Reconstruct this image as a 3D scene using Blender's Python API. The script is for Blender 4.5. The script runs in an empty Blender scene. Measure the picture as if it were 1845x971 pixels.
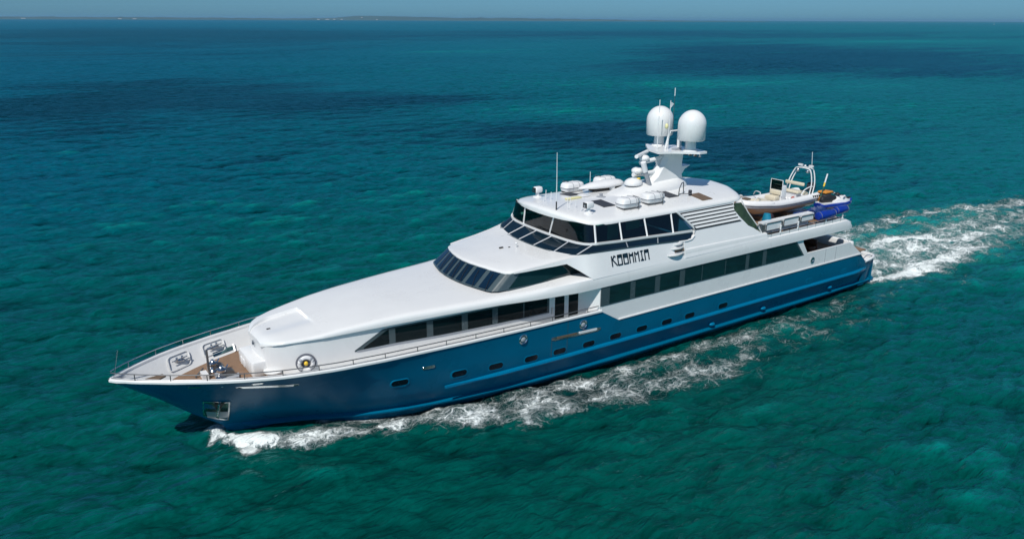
import bpy, bmesh, math, random
import numpy as np
from mathutils import Vector, Matrix
random.seed(7)
sc = bpy.context.scene
C = sc.collection
# ------------------------------------------------------------ camera, sky, sun, exposure
cam = bpy.data.objects.new('camera', bpy.data.cameras.new('camera')); C.objects.link(cam)
r_ = Vector((0.82822513, -0.56038376, 0.00363076)); u_ = Vector((0.16951524, 0.25670173, 0.9515087)); f_ = Vector((0.53414204, 0.78744795, -0.30760041))
M = Matrix((r_, u_, -f_)).transposed().to_4x4(); M.translation = Vector((-2.4272, -31.9543, 17.3245))
cam.matrix_world = M
cam.data.sensor_width = 36; cam.data.lens = 1392.5 * 36 / 1845
cam.data.clip_start = .5; cam.data.clip_end = 90000
sc.camera = cam
SUN_EL = math.radians(52); SUN_AZ = math.atan2(-.84, -.54)
w = bpy.data.worlds.new('World'); sc.world = w; w.use_nodes = True
nt = w.node_tree; bg = nt.nodes['Background']
sky = nt.nodes.new('ShaderNodeTexSky'); sky.sky_type = 'NISHITA'; sky.sun_disc = False
sky.sun_elevation = SUN_EL; sky.sun_rotation = SUN_AZ; sky.air_density = 1.0; sky.dust_density = 0.3; sky.ozone_density = 3.0
tcw = nt.nodes.new('ShaderNodeTexCoord'); spw = nt.nodes.new('ShaderNodeSeparateXYZ'); nt.links.new(tcw.outputs['Generated'], spw.inputs[0])
rw = nt.nodes.new('ShaderNodeValToRGB'); nt.links.new(spw.outputs['Z'], rw.inputs[0])
rw.color_ramp.elements[0].position = 0; rw.color_ramp.elements[0].color = (.26, .62, 1.12, 1)
rw.color_ramp.elements[1].position = .45; rw.color_ramp.elements[1].color = (.8, .98, 1.0, 1)
mw = nt.nodes.new('ShaderNodeMix'); mw.data_type = 'RGBA'; mw.blend_type = 'MULTIPLY'; mw.inputs[0].default_value = 1
nt.links.new(sky.outputs[0], mw.inputs[6]); nt.links.new(rw.outputs[0], mw.inputs[7])
nt.links.new(mw.outputs[2], bg.inputs[0]); bg.inputs[1].default_value = .07
sun = bpy.data.objects.new('sun', bpy.data.lights.new('sun', 'SUN')); C.objects.link(sun)
sun.data.energy = 4.4; sun.data.angle = math.radians(.53); sun.data.color = (1, .96, .9)
ce = math.cos(SUN_EL)
sd = Vector((-.84 * ce, -.54 * ce, math.sin(SUN_EL)))
sun.rotation_euler = sd.to_track_quat('Z', 'Y').to_euler(); sun.location = (0, 0, 60)
sc.view_settings.view_transform = 'Standard'; sc.view_settings.look = 'None'
sc.view_settings.exposure = 0; sc.view_settings.gamma = 1; sc.view_settings.use_curve_mapping = False
sc.render.engine = 'CYCLES'

# ------------------------------------------------------------ materials
def srgb(r, g, b):
    f = lambda v: (v / 255 / 12.92) if v / 255 <= .04045 else ((v / 255 + .055) / 1.055) ** 2.4
    return (f(r), f(g), f(b), 1)
def mat(name, col, rough=.5, metal=0, coat=0, noise=0, nscale=3, bump=0, spec=.5):
    m = bpy.data.materials.new(name); m.use_nodes = True
    n = m.node_tree; p = n.nodes['Principled BSDF']
    p.inputs['Base Color'].default_value = (*col[:3], 1)
    p.inputs['Roughness'].default_value = rough; p.inputs['Metallic'].default_value = metal
    p.inputs['Coat Weight'].default_value = coat; p.inputs['Coat Roughness'].default_value = .05
    p.inputs['Specular IOR Level'].default_value = spec
    tc = n.nodes.new('ShaderNodeTexCoord')
    t = n.nodes.new('ShaderNodeTexNoise'); t.inputs['Scale'].default_value = nscale; t.inputs['Detail'].default_value = 6
    n.links.new(tc.outputs['Object'], t.inputs['Vector'])
    if noise:
        mx = n.nodes.new('ShaderNodeMix'); mx.data_type = 'RGBA'
        mx.inputs[6].default_value = tuple(c * (1 - noise) for c in col[:3]) + (1,)
        mx.inputs[7].default_value = tuple(min(1, c * (1 + noise)) for c in col[:3]) + (1,)
        n.links.new(t.outputs['Fac'], mx.inputs[0]); n.links.new(mx.outputs[2], p.inputs['Base Color'])
        mr = n.nodes.new('ShaderNodeMapRange'); mr.inputs[3].default_value = rough * .8; mr.inputs[4].default_value = min(1, rough * 1.25)
        n.links.new(t.outputs['Fac'], mr.inputs[0]); n.links.new(mr.outputs[0], p.inputs['Roughness'])
    if bump:
        b = n.nodes.new('ShaderNodeBump'); b.inputs['Strength'].default_value = bump; b.inputs['Distance'].default_value = .02
        n.links.new(t.outputs['Fac'], b.inputs['Height']); n.links.new(b.outputs[0], p.inputs['Normal'])
    return m
WHITE = mat('gelcoat_white', (.69, .7, .7), .28, coat=.3, noise=.05, nscale=.9)
WHITE2 = mat('white_plastic', (.68, .69, .70), .4, noise=.05, nscale=3)
NONSKID = mat('nonskid_white', (.68, .685, .69), .6, noise=.04, nscale=2, bump=.05)
CHROME = mat('stainless_steel', (.62, .63, .64), .16, metal=1, noise=.06, nscale=9)
DARKRAIL = mat('rail_steel', (.2, .2, .2), .3, metal=.8, noise=.15, nscale=5)
GLASSD = mat('tinted_glass', (.006, .02, .023), .04, noise=.5, nscale=.6, spec=.95)
GLASSF = mat('dark_side_glass', (.003, .009, .011), .05, noise=.6, nscale=.7, spec=.25)
GLASSB = mat('windscreen_glass', (.003, .014, .032), .05, noise=.5, nscale=.8, spec=.6)
PORTG = mat('porthole_glass_dark', (.003, .006, .012), .1, noise=.3, spec=.25)
FRAME = mat('window_surround_grey', (.05, .075, .085), .25, coat=.4, noise=.1)
BLACK = mat('black_rubber', (.015, .015, .017), .5, noise=.2)
DARKGREY = mat('charcoal_panel', (.03, .034, .045), .6, noise=.25, nscale=8)
GREY = mat('grey_paint', (.3, .32, .35), .4, noise=.08)
LBLUE = mat('louvre_dark', (.03, .035, .04), .7, noise=.2)
BROWN = mat('mahogany', (.09, .028, .012), .3, noise=.4, nscale=5)
BROWNH = mat('wood_hatch', (.13, .09, .06), .6, noise=.3, nscale=7)
CREAM = mat('cream_vinyl', (.62, .56, .43), .5, noise=.06, nscale=4)
BLUEC = mat('blue_vinyl', (.005, .03, .26), .3, noise=.25, nscale=5, bump=.3)
BLUET = mat('blue_tarpaulin', (.006, .028, .12), .45, noise=.35, nscale=4, bump=.6)
TURQ = mat('turquoise_fabric', (.0, .17, .28), .6, noise=.2, nscale=12, bump=.2)
YELLOW = mat('yellow_paint', (.75, .5, .04), .4, noise=.1)
PALEY = mat('pale_yellow', (.7, .66, .35), .5, noise=.08)
ORANGE = mat('orange_fabric', (.55, .22, .03), .7, noise=.2, nscale=8, bump=.3)
TUBEG = mat('tube_grey_stripe', (.14, .15, .18), .5, noise=.1)
BEIGE = mat('tender_hull_beige', (.7, .52, .37), .3, coat=.4, noise=.1)
OLIVE = mat('mirror_tint_green', (.035, .06, .025), .06, noise=.95, nscale=2.6)
RED = mat('red_fabric', (.3, .03, .02), .6, noise=.2)
GREYW = mat('curtain_green', (.16, .33, .24), .8, noise=.1)
NAME = mat('name_lettering', (.008, .022, .035), .35, noise=.1)
# wood planks
TEAK = mat('teak_planks', (.25, .155, .095), .6)
n = TEAK.node_tree; p = n.nodes['Principled BSDF']
tc = n.nodes['Texture Coordinate'] if 'Texture Coordinate' in n.nodes else n.nodes.new('ShaderNodeTexCoord')
wv = n.nodes.new('ShaderNodeTexWave'); wv.bands_direction = 'Y'; wv.inputs['Scale'].default_value = 3.2; wv.inputs['Distortion'].default_value = 0
ns = n.nodes.new('ShaderNodeTexNoise'); ns.inputs['Scale'].default_value = 4; ns.inputs['Detail'].default_value = 8
rp = n.nodes.new('ShaderNodeValToRGB'); rp.color_ramp.elements[0].position = .02; rp.color_ramp.elements[0].color = (.07, .045, .03, 1)
rp.color_ramp.elements[1].position = .12; rp.color_ramp.elements[1].color = (.26, .165, .105, 1)
mx = n.nodes.new('ShaderNodeMix'); mx.data_type = 'RGBA'; mx.blend_type = 'MULTIPLY'; mx.inputs[0].default_value = .7
r2 = n.nodes.new('ShaderNodeValToRGB'); r2.color_ramp.elements[0].color = (.55, .55, .55, 1); r2.color_ramp.elements[1].color = (1.2, 1.15, 1.1, 1)
n.links.new(tc.outputs['Object'], wv.inputs['Vector']); n.links.new(tc.outputs['Object'], ns.inputs['Vector'])
n.links.new(wv.outputs['Fac'], rp.inputs[0]); n.links.new(ns.outputs['Fac'], r2.inputs[0])
n.links.new(rp.outputs[0], mx.inputs[6]); n.links.new(r2.outputs[0], mx.inputs[7]); n.links.new(mx.outputs[2], p.inputs['Base Color'])
# hull paint: glossy blue with a faintly wavy surface
HULL = mat('hull_blue_paint', (.0, .1, .19), .28, coat=.0, noise=.12, nscale=.7, spec=.22)
n = HULL.node_tree; p = n.nodes['Principled BSDF']
ns = n.nodes.new('ShaderNodeTexNoise'); ns.inputs['Scale'].default_value = .9; ns.inputs['Detail'].default_value = 2
b = n.nodes.new('ShaderNodeBump'); b.inputs['Strength'].default_value = .25; b.inputs['Distance'].default_value = .05
tcx = [q for q in n.nodes if q.type == 'TEX_COORD'][0]
n.links.new(tcx.outputs['Object'], ns.inputs['Vector']); n.links.new(ns.outputs['Fac'], b.inputs['Height'])
n.links.new(b.outputs[0], p.inputs['Normal']); n.links.new(b.outputs[0], p.inputs['Coat Normal'])
HULLL = mat('hull_blue_sunlit', (.0, .13, .26), .35, coat=.1, noise=.05, spec=.35)  # same hull paint, with caught sunlight put into a lighter colour
for h_ in (HULL, HULLL): h_.node_tree.nodes['Principled BSDF'].inputs['Specular Tint'].default_value = (.12, .55, .85, 1)
# see-through tinted glass (thin sheet)
def clear_glass(name, tint, fac):
    m = bpy.data.materials.new(name); m.use_nodes = True; n = m.node_tree; n.nodes.clear()
    o = n.nodes.new('ShaderNodeOutputMaterial'); g = n.nodes.new('ShaderNodeBsdfGlossy'); g.inputs['Roughness'].default_value = .03
    t = n.nodes.new('ShaderNodeBsdfTransparent'); t.inputs[0].default_value = (*tint, 1)
    f = n.nodes.new('ShaderNodeFresnel'); f.inputs[0].default_value = fac
    mx = n.nodes.new('ShaderNodeMixShader'); n.links.new(f.outputs[0], mx.inputs[0]); n.links.new(t.outputs[0], mx.inputs[1]); n.links.new(g.outputs[0], mx.inputs[2])
    n.links.new(mx.outputs[0], o.inputs[0]); return m
CLEAR = clear_glass('lounge_glass', (.13, .5, .43), 1.6)
CLEAR2 = clear_glass('screen_glass', (.25, .3, .25), 1.5)

# ------------------------------------------------------------ mesh helpers
class MB:
    def __init__(s): s.v = []; s.f = []
    def add(s, V, F):
        o = len(s.v); s.v += [tuple(map(float, p)) for p in V]; s.f += [tuple(i + o for i in f) for f in F]; return s
    def grid(s, R, closed=False, cap=False):
        nu, nv = len(R), len(R[0]); V = [p for r in R for p in r]; F = []
        for i in range(nu - 1):
            for j in range(nv if closed else nv - 1):
                k = (j + 1) % nv; F.append((i * nv + j, i * nv + k, (i + 1) * nv + k, (i + 1) * nv + j))
        if cap: F.append(tuple(range(nv))[::-1]); F.append(tuple((nu - 1) * nv + j for j in range(nv)))
        return s.add(V, F)
    def box(s, c, d, rz=0, ry=0):
        hx, hy, hz = d[0] / 2, d[1] / 2, d[2] / 2; V = []
        R = Matrix.Rotation(rz, 3, 'Z') @ Matrix.Rotation(ry, 3, 'Y')
        for X in (-hx, hx):
            for Y in (-hy, hy):
                for Z in (-hz, hz): V.append(Vector(c) + R @ Vector((X, Y, Z)))
        return s.add(V, [(0, 1, 3, 2), (4, 6, 7, 5), (0, 4, 5, 1), (2, 3, 7, 6), (0, 2, 6, 4), (1, 5, 7, 3)])
    def rbox(s, c, d, r=.05, rz=0, n=3, top=1.0):
        # rounded slab: rounded-rectangle rings, softened top and bottom
        hx, hy, hz = d[0] / 2, d[1] / 2, d[2] / 2; rr = min(r, hx * .98, hy * .98, hz * .98)
        def ring(z, ins, k=1.0):
            o = []
            for qx, qy, a0 in ((1, 1, 0), (-1, 1, 90), (-1, -1, 180), (1, -1, 270)):
                for i in range(n + 1):
                    a = math.radians(a0 + 90 * i / n); rad = max(rr - ins, .001)
                    x = qx * (hx - rr) * k + rad * math.cos(a); y = qy * (hy - rr) * k + rad * math.sin(a)
                    X = x * math.cos(rz) - y * math.sin(rz); Y = x * math.sin(rz) + y * math.cos(rz)
                    o.append((c[0] + X, c[1] + Y, c[2] + z))
            return o
        R = [ring(-hz, rr * .9), ring(-hz + rr * .3, rr * .3), ring(-hz + rr, 0), ring(hz - rr, 0, top), ring(hz - rr * .3, rr * .3, top), ring(hz, rr * .9, top)]
        return s.grid(R, True, True)
    def tube(s, P, r, n=8, closed=False, r1=None):
        P = [Vector(q) for q in P]; R = []; m = len(P)
        for i, q in enumerate(P):
            if closed: t = P[(i + 1) % m] - P[i - 1]
            else: t = P[min(i + 1, m - 1)] - P[max(i - 1, 0)]
            t.normalize(); a = t.orthogonal() if abs(t.z) > .95 else t.cross(Vector((0, 0, 1))); a.normalize()
            if abs(t.z) > .95: a = (Vector((1, 0, 0)) - t * t.x).normalized()
            bb = t.cross(a); rad = r if r1 is None else r + (r1 - r) * i / (m - 1)
            R.append([q + a * rad * math.cos(2 * math.pi * k / n) + bb * rad * math.sin(2 * math.pi * k / n) for k in range(n)])
        if closed: R.append(R[0])
        return s.grid(R, True, not closed)
    def lathe(s, c, prof, n=24, ax='z', cap=True):
        R = []
        for r, h in prof:
            ring = []
            for k in range(n):
                a = 2 * math.pi * k / n; x, y = r * math.cos(a), r * math.sin(a)
                q = (x, y, h) if ax == 'z' else ((h, x, y) if ax == 'x' else (y, h, x))
                ring.append((c[0] + q[0], c[1] + q[1], c[2] + q[2]))
            R.append(ring)
        return s.grid(R, True, cap)
    def prism(s, poly, a, b_, plane='xz', fn=None):
        # polygon extruded between two offsets of the third axis; fn maps (u, v, w) -> xyz
        def put(u, v, q):
            if fn: return fn(u, v, q)
            return {'xz': (u, q, v), 'xy': (u, v, q), 'yz': (q, u, v)}[plane]
        n = len(poly); V = [put(u, v, a) for u, v in poly] + [put(u, v, b_) for u, v in poly]
        return s.add(V, [tuple(range(n)), tuple(range(n, 2 * n))[::-1]] + [(i, (i + 1) % n, n + (i + 1) % n, n + i) for i in range(n)])
    def ellipsoid(s, c, r, nu=10, nv=16, z0=-1., e=1.):
        R = []
        for i in range(nu + 1):
            t = math.asin(z0) + (math.pi / 2 - math.asin(z0)) * i / nu; cr, sr = max(math.cos(t), .001), math.sin(t)
            R.append([(c[0] + r[0] * cr ** e * math.cos(2 * math.pi * k / nv), c[1] + r[1] * cr ** e * math.sin(2 * math.pi * k / nv), c[2] + r[2] * sr) for k in range(nv)])
        return s.grid(R, True, True)
    def build(s, name, m, parent=None, angle=38, smooth=True, loc=None):
        me = bpy.data.meshes.new(name); V = s.v
        if loc: V = [(p[0] - loc[0], p[1] - loc[1], p[2] - loc[2]) for p in V]
        me.from_pydata(V, [], s.f); me.update()
        bm = bmesh.new(); bm.from_mesh(me); bmesh.ops.recalc_face_normals(bm, faces=bm.faces); bm.to_mesh(me); bm.free()
        if smooth:
            me.polygons.foreach_set('use_smooth', [True] * len(me.polygons)); me.set_sharp_from_angle(angle=math.radians(angle))
        o = bpy.data.objects.new(name, me); C.objects.link(o); me.materials.append(m)
        if parent is not None: o.parent = parent
        if loc: o.location = loc
        return o
def thing(name, label, cat, loc=(0, 0, 0), rz=0, group=None):
    o = bpy.data.objects.new(name, None); C.objects.link(o); o.location = loc; o.rotation_euler = (0, 0, rz)
    o.empty_display_size = .3
    return tag(o, label, cat, group)
def tag(o, label, cat, group=None):
    o['label'] = label; o['category'] = cat
    if group: o['group'] = group
    return o
def dup(root, loc, rz, label):
    def cp(o, par):
        c = o.copy(); C.objects.link(c)
        if par is not None: c.parent = par
        for ch in o.children: cp(ch, c)
        return c
    c = cp(root, None); c.location = loc; c.rotation_euler = (0, 0, rz); c['label'] = label
    return c
def struct(o): o['kind'] = 'structure'; return o
I = np.interp
def rr_loop(fn, x0, x1, z0, z1, r, n=5):
    # rounded rectangle loop in (x, z) put through fn
    o = []
    for cx, cz, a0 in ((x1 - r, z1 - r, 0), (x0 + r, z1 - r, 90), (x0 + r, z0 + r, 180), (x1 - r, z0 + r, 270)):
        for i in range(n + 1):
            a = math.radians(a0 + 90 * i / n); o.append(fn(cx + r * math.cos(a), cz + r * math.sin(a)))
    return o

# ------------------------------------------------------------ sea
rng = np.random.default_rng(11)
def ocean_tile(N, Lm, wind, spread, lmin, lmax, rms, chop):
    k1 = np.fft.fftfreq(N, Lm / N) * 2 * np.pi; kx, ky = np.meshgrid(k1, k1, indexing='ij'); k = np.hypot(kx, ky); k[0, 0] = 1
    d = np.array(wind) / np.hypot(*wind); cosf = (kx * d[0] + ky * d[1]) / k
    lam = 2 * np.pi / k; P = k ** -3.1 * np.abs(cosf) ** spread * np.exp(-(lam / lmax) ** 2) * np.exp(-(lmin / lam) ** 2); P[0, 0] = 0
    P = np.where(cosf < 0, P * .2, P)
    h = np.sqrt(P) * (rng.normal(size=(N, N)) + 1j * rng.normal(size=(N, N)))
    z = np.fft.ifft2(h).real; s = rms / z.std(); z = z * s
    dx = np.fft.ifft2(-1j * kx / k * h).real * s * chop; dy = np.fft.ifft2(-1j * ky / k * h).real * s * chop
    return z, dx, dy, Lm
tiles = [(ocean_tile(512, 173., (.35, .94), 3, .6, 5.5, .118, 1.1), 0.1), (ocean_tile(512, 61., (.6, .8), 2, .28, 2.4, .052, 1.05), .35)]
def samp(T, x, y, rot):
    z, dx, dy, Lm = T; N = z.shape[0]; c_, s_ = math.cos(rot), math.sin(rot)
    u, v = (x * c_ + y * s_) / Lm * N, (-x * s_ + y * c_) / Lm * N
    i, j = np.floor(u).astype(int), np.floor(v).astype(int); fu, fv = u - i, v - j; i0, j0, i1, j1 = i % N, j % N, (i + 1) % N, (j + 1) % N
    g = lambda A_: A_[i0, j0] * (1 - fu) * (1 - fv) + A_[i1, j0] * fu * (1 - fv) + A_[i0, j1] * (1 - fu) * fv + A_[i1, j1] * fu * fv
    a, b_ = g(dx), g(dy); return g(z), a * c_ - b_ * s_, a * s_ + b_ * c_
cx0, cy0 = -2.4, -32.
rad = np.concatenate([[0, 4, 8, 12, 15, 17], np.geomspace(18.5, 700, 1150), np.geomspace(706, 30000, 170)])
ang = np.radians(np.concatenate([np.linspace(-10, 100, 1050), np.linspace(101, 349, 90)]))
RR, AA = np.meshgrid(rad, ang, indexing='ij'); X = cx0 + RR * np.cos(AA); Y = cy0 + RR * np.sin(AA)
fade = np.clip(1.15 - RR / 900, 0, 1)
Z = np.zeros_like(X); DXs = np.zeros_like(X); DYs = np.zeros_like(X)
for T_, rot in tiles:
    a, b_, c_ = samp(T_, X, Y, rot); f2 = fade if T_[3] > 100 else np.clip(1.1 - RR / 260, 0, 1)
    Z += a * f2; DXs += b_ * f2; DYs += c_ * f2
# slow swell patchiness
Z *= .75 + .35 * np.sin(X / 31 + 1.3 * np.sin(Y / 47)) * np.sin(Y / 39 + X / 83)
# foam density laid out round the hull: bow wave, side wash, propeller wake (metres, boat axis = x)
def polyline(P, strength):
    best = np.zeros_like(X)
    for (x0, y0, w0, s0), (x1, y1, w1, s1) in zip(P, P[1:]):
        dx, dy = x1 - x0, y1 - y0; t = np.clip(((X - x0) * dx + (Y - y0) * dy) / (dx * dx + dy * dy), 0, 1)
        d = np.hypot(X - x0 - t * dx, Y - y0 - t * dy); wd = w0 + (w1 - w0) * t; s = s0 + (s1 - s0) * t
        best = np.maximum(best, s * np.exp(-(d / wd) ** 2))
    return best * strength
near_ = RR < 140
foam = np.zeros_like(X)
bow = [(3.4, .5, .3, .7), (4.3, -1.1, .65, .85), (5.6, -2.1, .8, .8), (7.5, -2.7, .8, .72), (9.5, -3.3, .9, .66), (12.5, -4.3, 1.3, .64), (16, -5.4, 1.7, .62), (20, -6.4, 2.0, .6), (25, -7.3, 2.1, .52), (30, -7.2, 2.4, .44), (37, -7, 2.6, .34), (46, -8, 3, .27)]
foam = np.maximum(foam, polyline(bow, 1.0))
foam = np.maximum(foam, polyline([(4.3, -1.1, .4, .9), (4.4, -2.3, .5, 1.0)], 1))
foam = np.maximum(foam, polyline([(x, -y, w_, s) for x, y, w_, s in bow], 1.0))
foam = np.maximum(foam, polyline([(12, -3.3, .4, .4), (20, -4.3, .5, .55), (30, -4.5, .6, .42), (44, -4.8, .8, .35)], 1))
foam = np.maximum(foam, polyline([(46.9, -3.6, .8, 1.0), (50, -4.0, 1.2, .9), (54.5, -4.1, 1.6, .78), (60, -3.5, 1.8, .72), (66, -3.6, 2.5, .5), (80, -5, 4, .35)], 1))
foam = np.maximum(foam, polyline([(47.5, 0, 2.2, .6), (52, .5, 2.8, .62), (58, 1.5, 1.3, .8), (61, .2, 1.0, .85), (62, -2.0, 1.3, .8), (70, -1, 3, .55)], 1))
foam = np.maximum(foam, polyline([(47.5, 3.6, .9, .9), (56, 4.2, 1.8, .62), (66, 5.5, 2.2, .56), (74, 3.5, 2.2, .64), (82, 2, 2.6, .56), (110, 3, 4, .4)], 1))
foam = np.maximum(foam, polyline([(47, -.5, 3.8, .7), (55, -1, 5.2, .64), (85, -.5, 7, .5), (135, 2, 9, .3)], 1))
foam = np.maximum(foam, polyline([(8, -1.6, 1.1, .5), (14, -3.9, 1.1, .58), (22, -4.9, 1.4, .6), (32, -5.4, 1.9, .52), (46, -6, 2.6, .34), (60, -7.5, 3, .25)], 1))
foam = np.where(near_, foam, 0)
aer = np.clip(polyline([(47, 0, 4, .8), (58, 0, 5, .9), (75, 0, 6, .5)], 1), 0, 1)
# raised bow wave, lumpy wake
lump = foam * np.clip(samp(tiles[1][0], X * 1.7, Y * 1.7, 1.1)[0] * 4, -1, 1)
Z += np.where(near_, lump * .16, 0) + polyline([(3.6, .3, .5, .35), (4.6, -1.2, .7, .5), (6, -2.2, .9, .35), (9, -3.2, 1., .12), (14, -4.6, 1.4, .1)], 1) * .8
Z -= polyline([(10, -2.2, 1.1, .18), (20, -3.4, 1.3, .22), (34, -3.7, 1.3, .15), (45, -3.5, 1.2, .1)], 1)
Z += polyline([(56, 2, 3, .25), (62, -1.5, 3, .3), (72, 3, 3, .3)], 1)
# water tone: dark seagrass and painted dark hull reflection (+), pale sand (-)
def tone_patch(c_, a, b_, s):
    a, b_ = np.array(a, float), np.array(b_, float); Mi = np.linalg.inv(np.array([a, b_]).T)
    u = Mi[0, 0] * (X - c_[0]) + Mi[0, 1] * (Y - c_[1]); v = Mi[1, 0] * (X - c_[0]) + Mi[1, 1] * (Y - c_[1])
    return s * np.exp(-(u * u + v * v) * .9)
weed_hull_reflection = sum(tone_patch(*q) for q in [((35, 171), (37, -23), (12, 60), .6), ((5, 137), (14, -8), (4, 34), .6), ((71, 125), (18, -12), (9, 18), .75), ((75, 70), (15, -10), (8, 11), .7),
    ((85, 40), (14, -10), (14, 13), .8), ((320, 224), (118, -67), (150, 120), 1.0), ((766, 793), (520, -230), (260, 360), .65), ((142, 1037), (260, -82), (98, 760), .55), ((14, -9), (3.4, -2), (.6, 1.3), .35), ((20, -5.8), (15, -3.2), (.5, 2.4), .5), ((43, -3), (5, -3.5), (3, 3), .55), ((-6, 20), (12, -8), (6, 14), .35), ((60, 18), (9, -6), (4, 5), .45)])  # the long patch beside the port side paints the hull's dark reflection
sand = sum(tone_patch(*q) for q in [((240, 330), (90, -48), (110, 160), .8), ((184, 120), (60, -36), (22, 18), .9), ((696, 360), (108, -53), (60, 34), .9), ((150, 66), (32, -19), (22, 14), .5), ((90, 95), (22, -14), (8, 12), .5), ((-2, -6), (5, -4), (2, 3), .2)])
far_blue = np.clip(((-.56 * (X - cx0) + .83 * (Y - cy0)) * .0 + (Y - cy0) * .83 - (X - cx0) * .9) / (RR + 60) * 1.1 + .35, 0, 1) * np.clip((RR - 25) / 55, 0, 1)
nv = X.size; nr, na = X.shape
co = np.stack([X + DXs, Y + DYs, Z], -1).reshape(-1, 3).astype(np.float32)
idx_ = np.arange(nv).reshape(nr, na); nxt = np.roll(idx_, -1, axis=1)
q = np.stack([idx_[:-1], nxt[:-1], nxt[1:], idx_[1:]], -1).reshape(-1, 4)[:, ::-1]
me = bpy.data.meshes.new('sea'); me.vertices.add(nv); me.vertices.foreach_set('co', co.ravel())
me.loops.add(q.size); me.loops.foreach_set('vertex_index', q.ravel().astype(np.int32)); me.polygons.add(len(q))
me.polygons.foreach_set('loop_start', np.arange(0, q.size, 4, dtype=np.int32)); me.polygons.foreach_set('use_smooth', np.ones(len(q), bool)); me.update(calc_edges=True)
if me.polygons[len(q) // 2].normal.z < 0: me.flip_normals()
at = me.attributes.new('sea_mix', 'FLOAT_COLOR', 'POINT')
at.data.foreach_set('color', np.stack([np.clip(foam, 0, 1.3), np.clip(weed_hull_reflection, 0, 1) * .5 + .5 - np.clip(sand, 0, 1) * .5, far_blue, aer], -1).reshape(-1).astype(np.float32))
sea = bpy.data.objects.new('sea', me); C.objects.link(sea); struct(sea)
m = bpy.data.materials.new('sea_water'); m.use_nodes = True; n = m.node_tree; p = n.nodes['Principled BSDF']; L_ = n.links.new
def nd(t, **kw):
    o = n.nodes.new(t)
    for k_, v_ in kw.items(): setattr(o, k_, v_)
    return o
def math_(op, a, b_=None, clamp=False):
    o = nd('ShaderNodeMath', operation=op, use_clamp=clamp)
    for i, v_ in enumerate((a, b_)):
        if v_ is None: continue
        if isinstance(v_, (int, float)): o.inputs[i].default_value = v_
        else: L_(v_, o.inputs[i])
    return o.outputs[0]
def noise_(vec, scale, detail=4, rough=.55, dist=0.):
    o = nd('ShaderNodeTexNoise'); o.inputs['Scale'].default_value = scale; o.inputs['Detail'].default_value = detail; o.inputs['Roughness'].default_value = rough; o.inputs['Distortion'].default_value = dist
    L_(vec, o.inputs['Vector']); return o.outputs['Fac']
def mixc(f, a, b_):
    o = nd('ShaderNodeMix', data_type='RGBA')
    if isinstance(f, (int, float)): o.inputs[0].default_value = f
    else: L_(f, o.inputs[0])
    for i, v_ in ((6, a), (7, b_)):
        if isinstance(v_, tuple): o.inputs[i].default_value = v_
        else: L_(v_, o.inputs[i])
    return o.outputs[2]
def ramp01(v_, lo, hi):
    o = nd('ShaderNodeMapRange', clamp=True, interpolation_type='SMOOTHSTEP'); L_(v_, o.inputs[0]); o.inputs[1].default_value = lo; o.inputs[2].default_value = hi; return o.outputs[0]
tc = nd('ShaderNodeTexCoord'); ob_ = tc.outputs['Object']
atn = nd('ShaderNodeAttribute', attribute_name='sea_mix'); sp = nd('ShaderNodeSeparateColor'); L_(atn.outputs['Color'], sp.inputs[0])
FO, TONE, FB, AE = sp.outputs[0], sp.outputs[1], sp.outputs[2], atn.outputs['Alpha']
mp = nd('ShaderNodeMapping'); mp.inputs['Rotation'].default_value = (0, 0, math.radians(34)); mp.inputs['Scale'].default_value = (.45, 1.5, 1); L_(ob_, mp.inputs[0]); av = mp.outputs[0]
big = math_('ADD', noise_(av, .035, 5, .6, .6), math_('MULTIPLY', math_('SUBTRACT', noise_(av, .006, 5, .6, .8), .5), .9)); mid = noise_(av, .16, 5, .62, .4)
sxyz = nd('ShaderNodeSeparateXYZ'); L_(ob_, sxyz.inputs[0])
tone = math_('ADD', math_('ADD', math_('SUBTRACT', TONE, math_('MULTIPLY', sxyz.outputs[2], .9)), math_('MULTIPLY', math_('SUBTRACT', big, .5), .75)), math_('MULTIPLY', math_('SUBTRACT', mid, .5), .35))  # height term paints light through the crests into the colour
teal = (.0, .088, .088, 1); green = (.0, .054, .046, 1); deep = (.0, .022, .038, 1); sandc = (.0, .16, .14, 1); blue = (.0, .066, .108, 1)
c0 = mixc(FB, teal, blue)
ln = nd('ShaderNodeVectorMath', operation='LENGTH'); sbn = nd('ShaderNodeVectorMath', operation='SUBTRACT'); L_(ob_, sbn.inputs[0]); sbn.inputs[1].default_value = (cx0 + 8, cy0 + 10, 0); L_(sbn.outputs[0], ln.inputs[0])
c1 = mixc(ramp01(ln.outputs['Value'], 90., 12.), c0, green)
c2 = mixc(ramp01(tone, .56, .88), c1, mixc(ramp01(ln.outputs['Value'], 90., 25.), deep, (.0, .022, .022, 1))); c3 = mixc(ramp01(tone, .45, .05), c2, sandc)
c4 = mixc(math_('MULTIPLY', AE, .75), c3, (.02, .26, .24, 1))
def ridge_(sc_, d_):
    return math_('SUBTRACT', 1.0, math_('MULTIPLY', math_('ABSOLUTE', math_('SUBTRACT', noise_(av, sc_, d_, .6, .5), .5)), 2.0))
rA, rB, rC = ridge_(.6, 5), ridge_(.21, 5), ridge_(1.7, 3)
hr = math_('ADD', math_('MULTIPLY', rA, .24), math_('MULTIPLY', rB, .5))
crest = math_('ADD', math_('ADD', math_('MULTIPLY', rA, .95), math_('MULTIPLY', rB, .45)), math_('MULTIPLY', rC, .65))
crest = math_('ADD', math_('MULTIPLY', math_('SUBTRACT', crest, 1.68), 1.5), .88)   # wave light painted into the colour: crests brightened, troughs darkened
crest = math_('MAXIMUM', math_('MINIMUM', crest, 1.35), .45)
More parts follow.
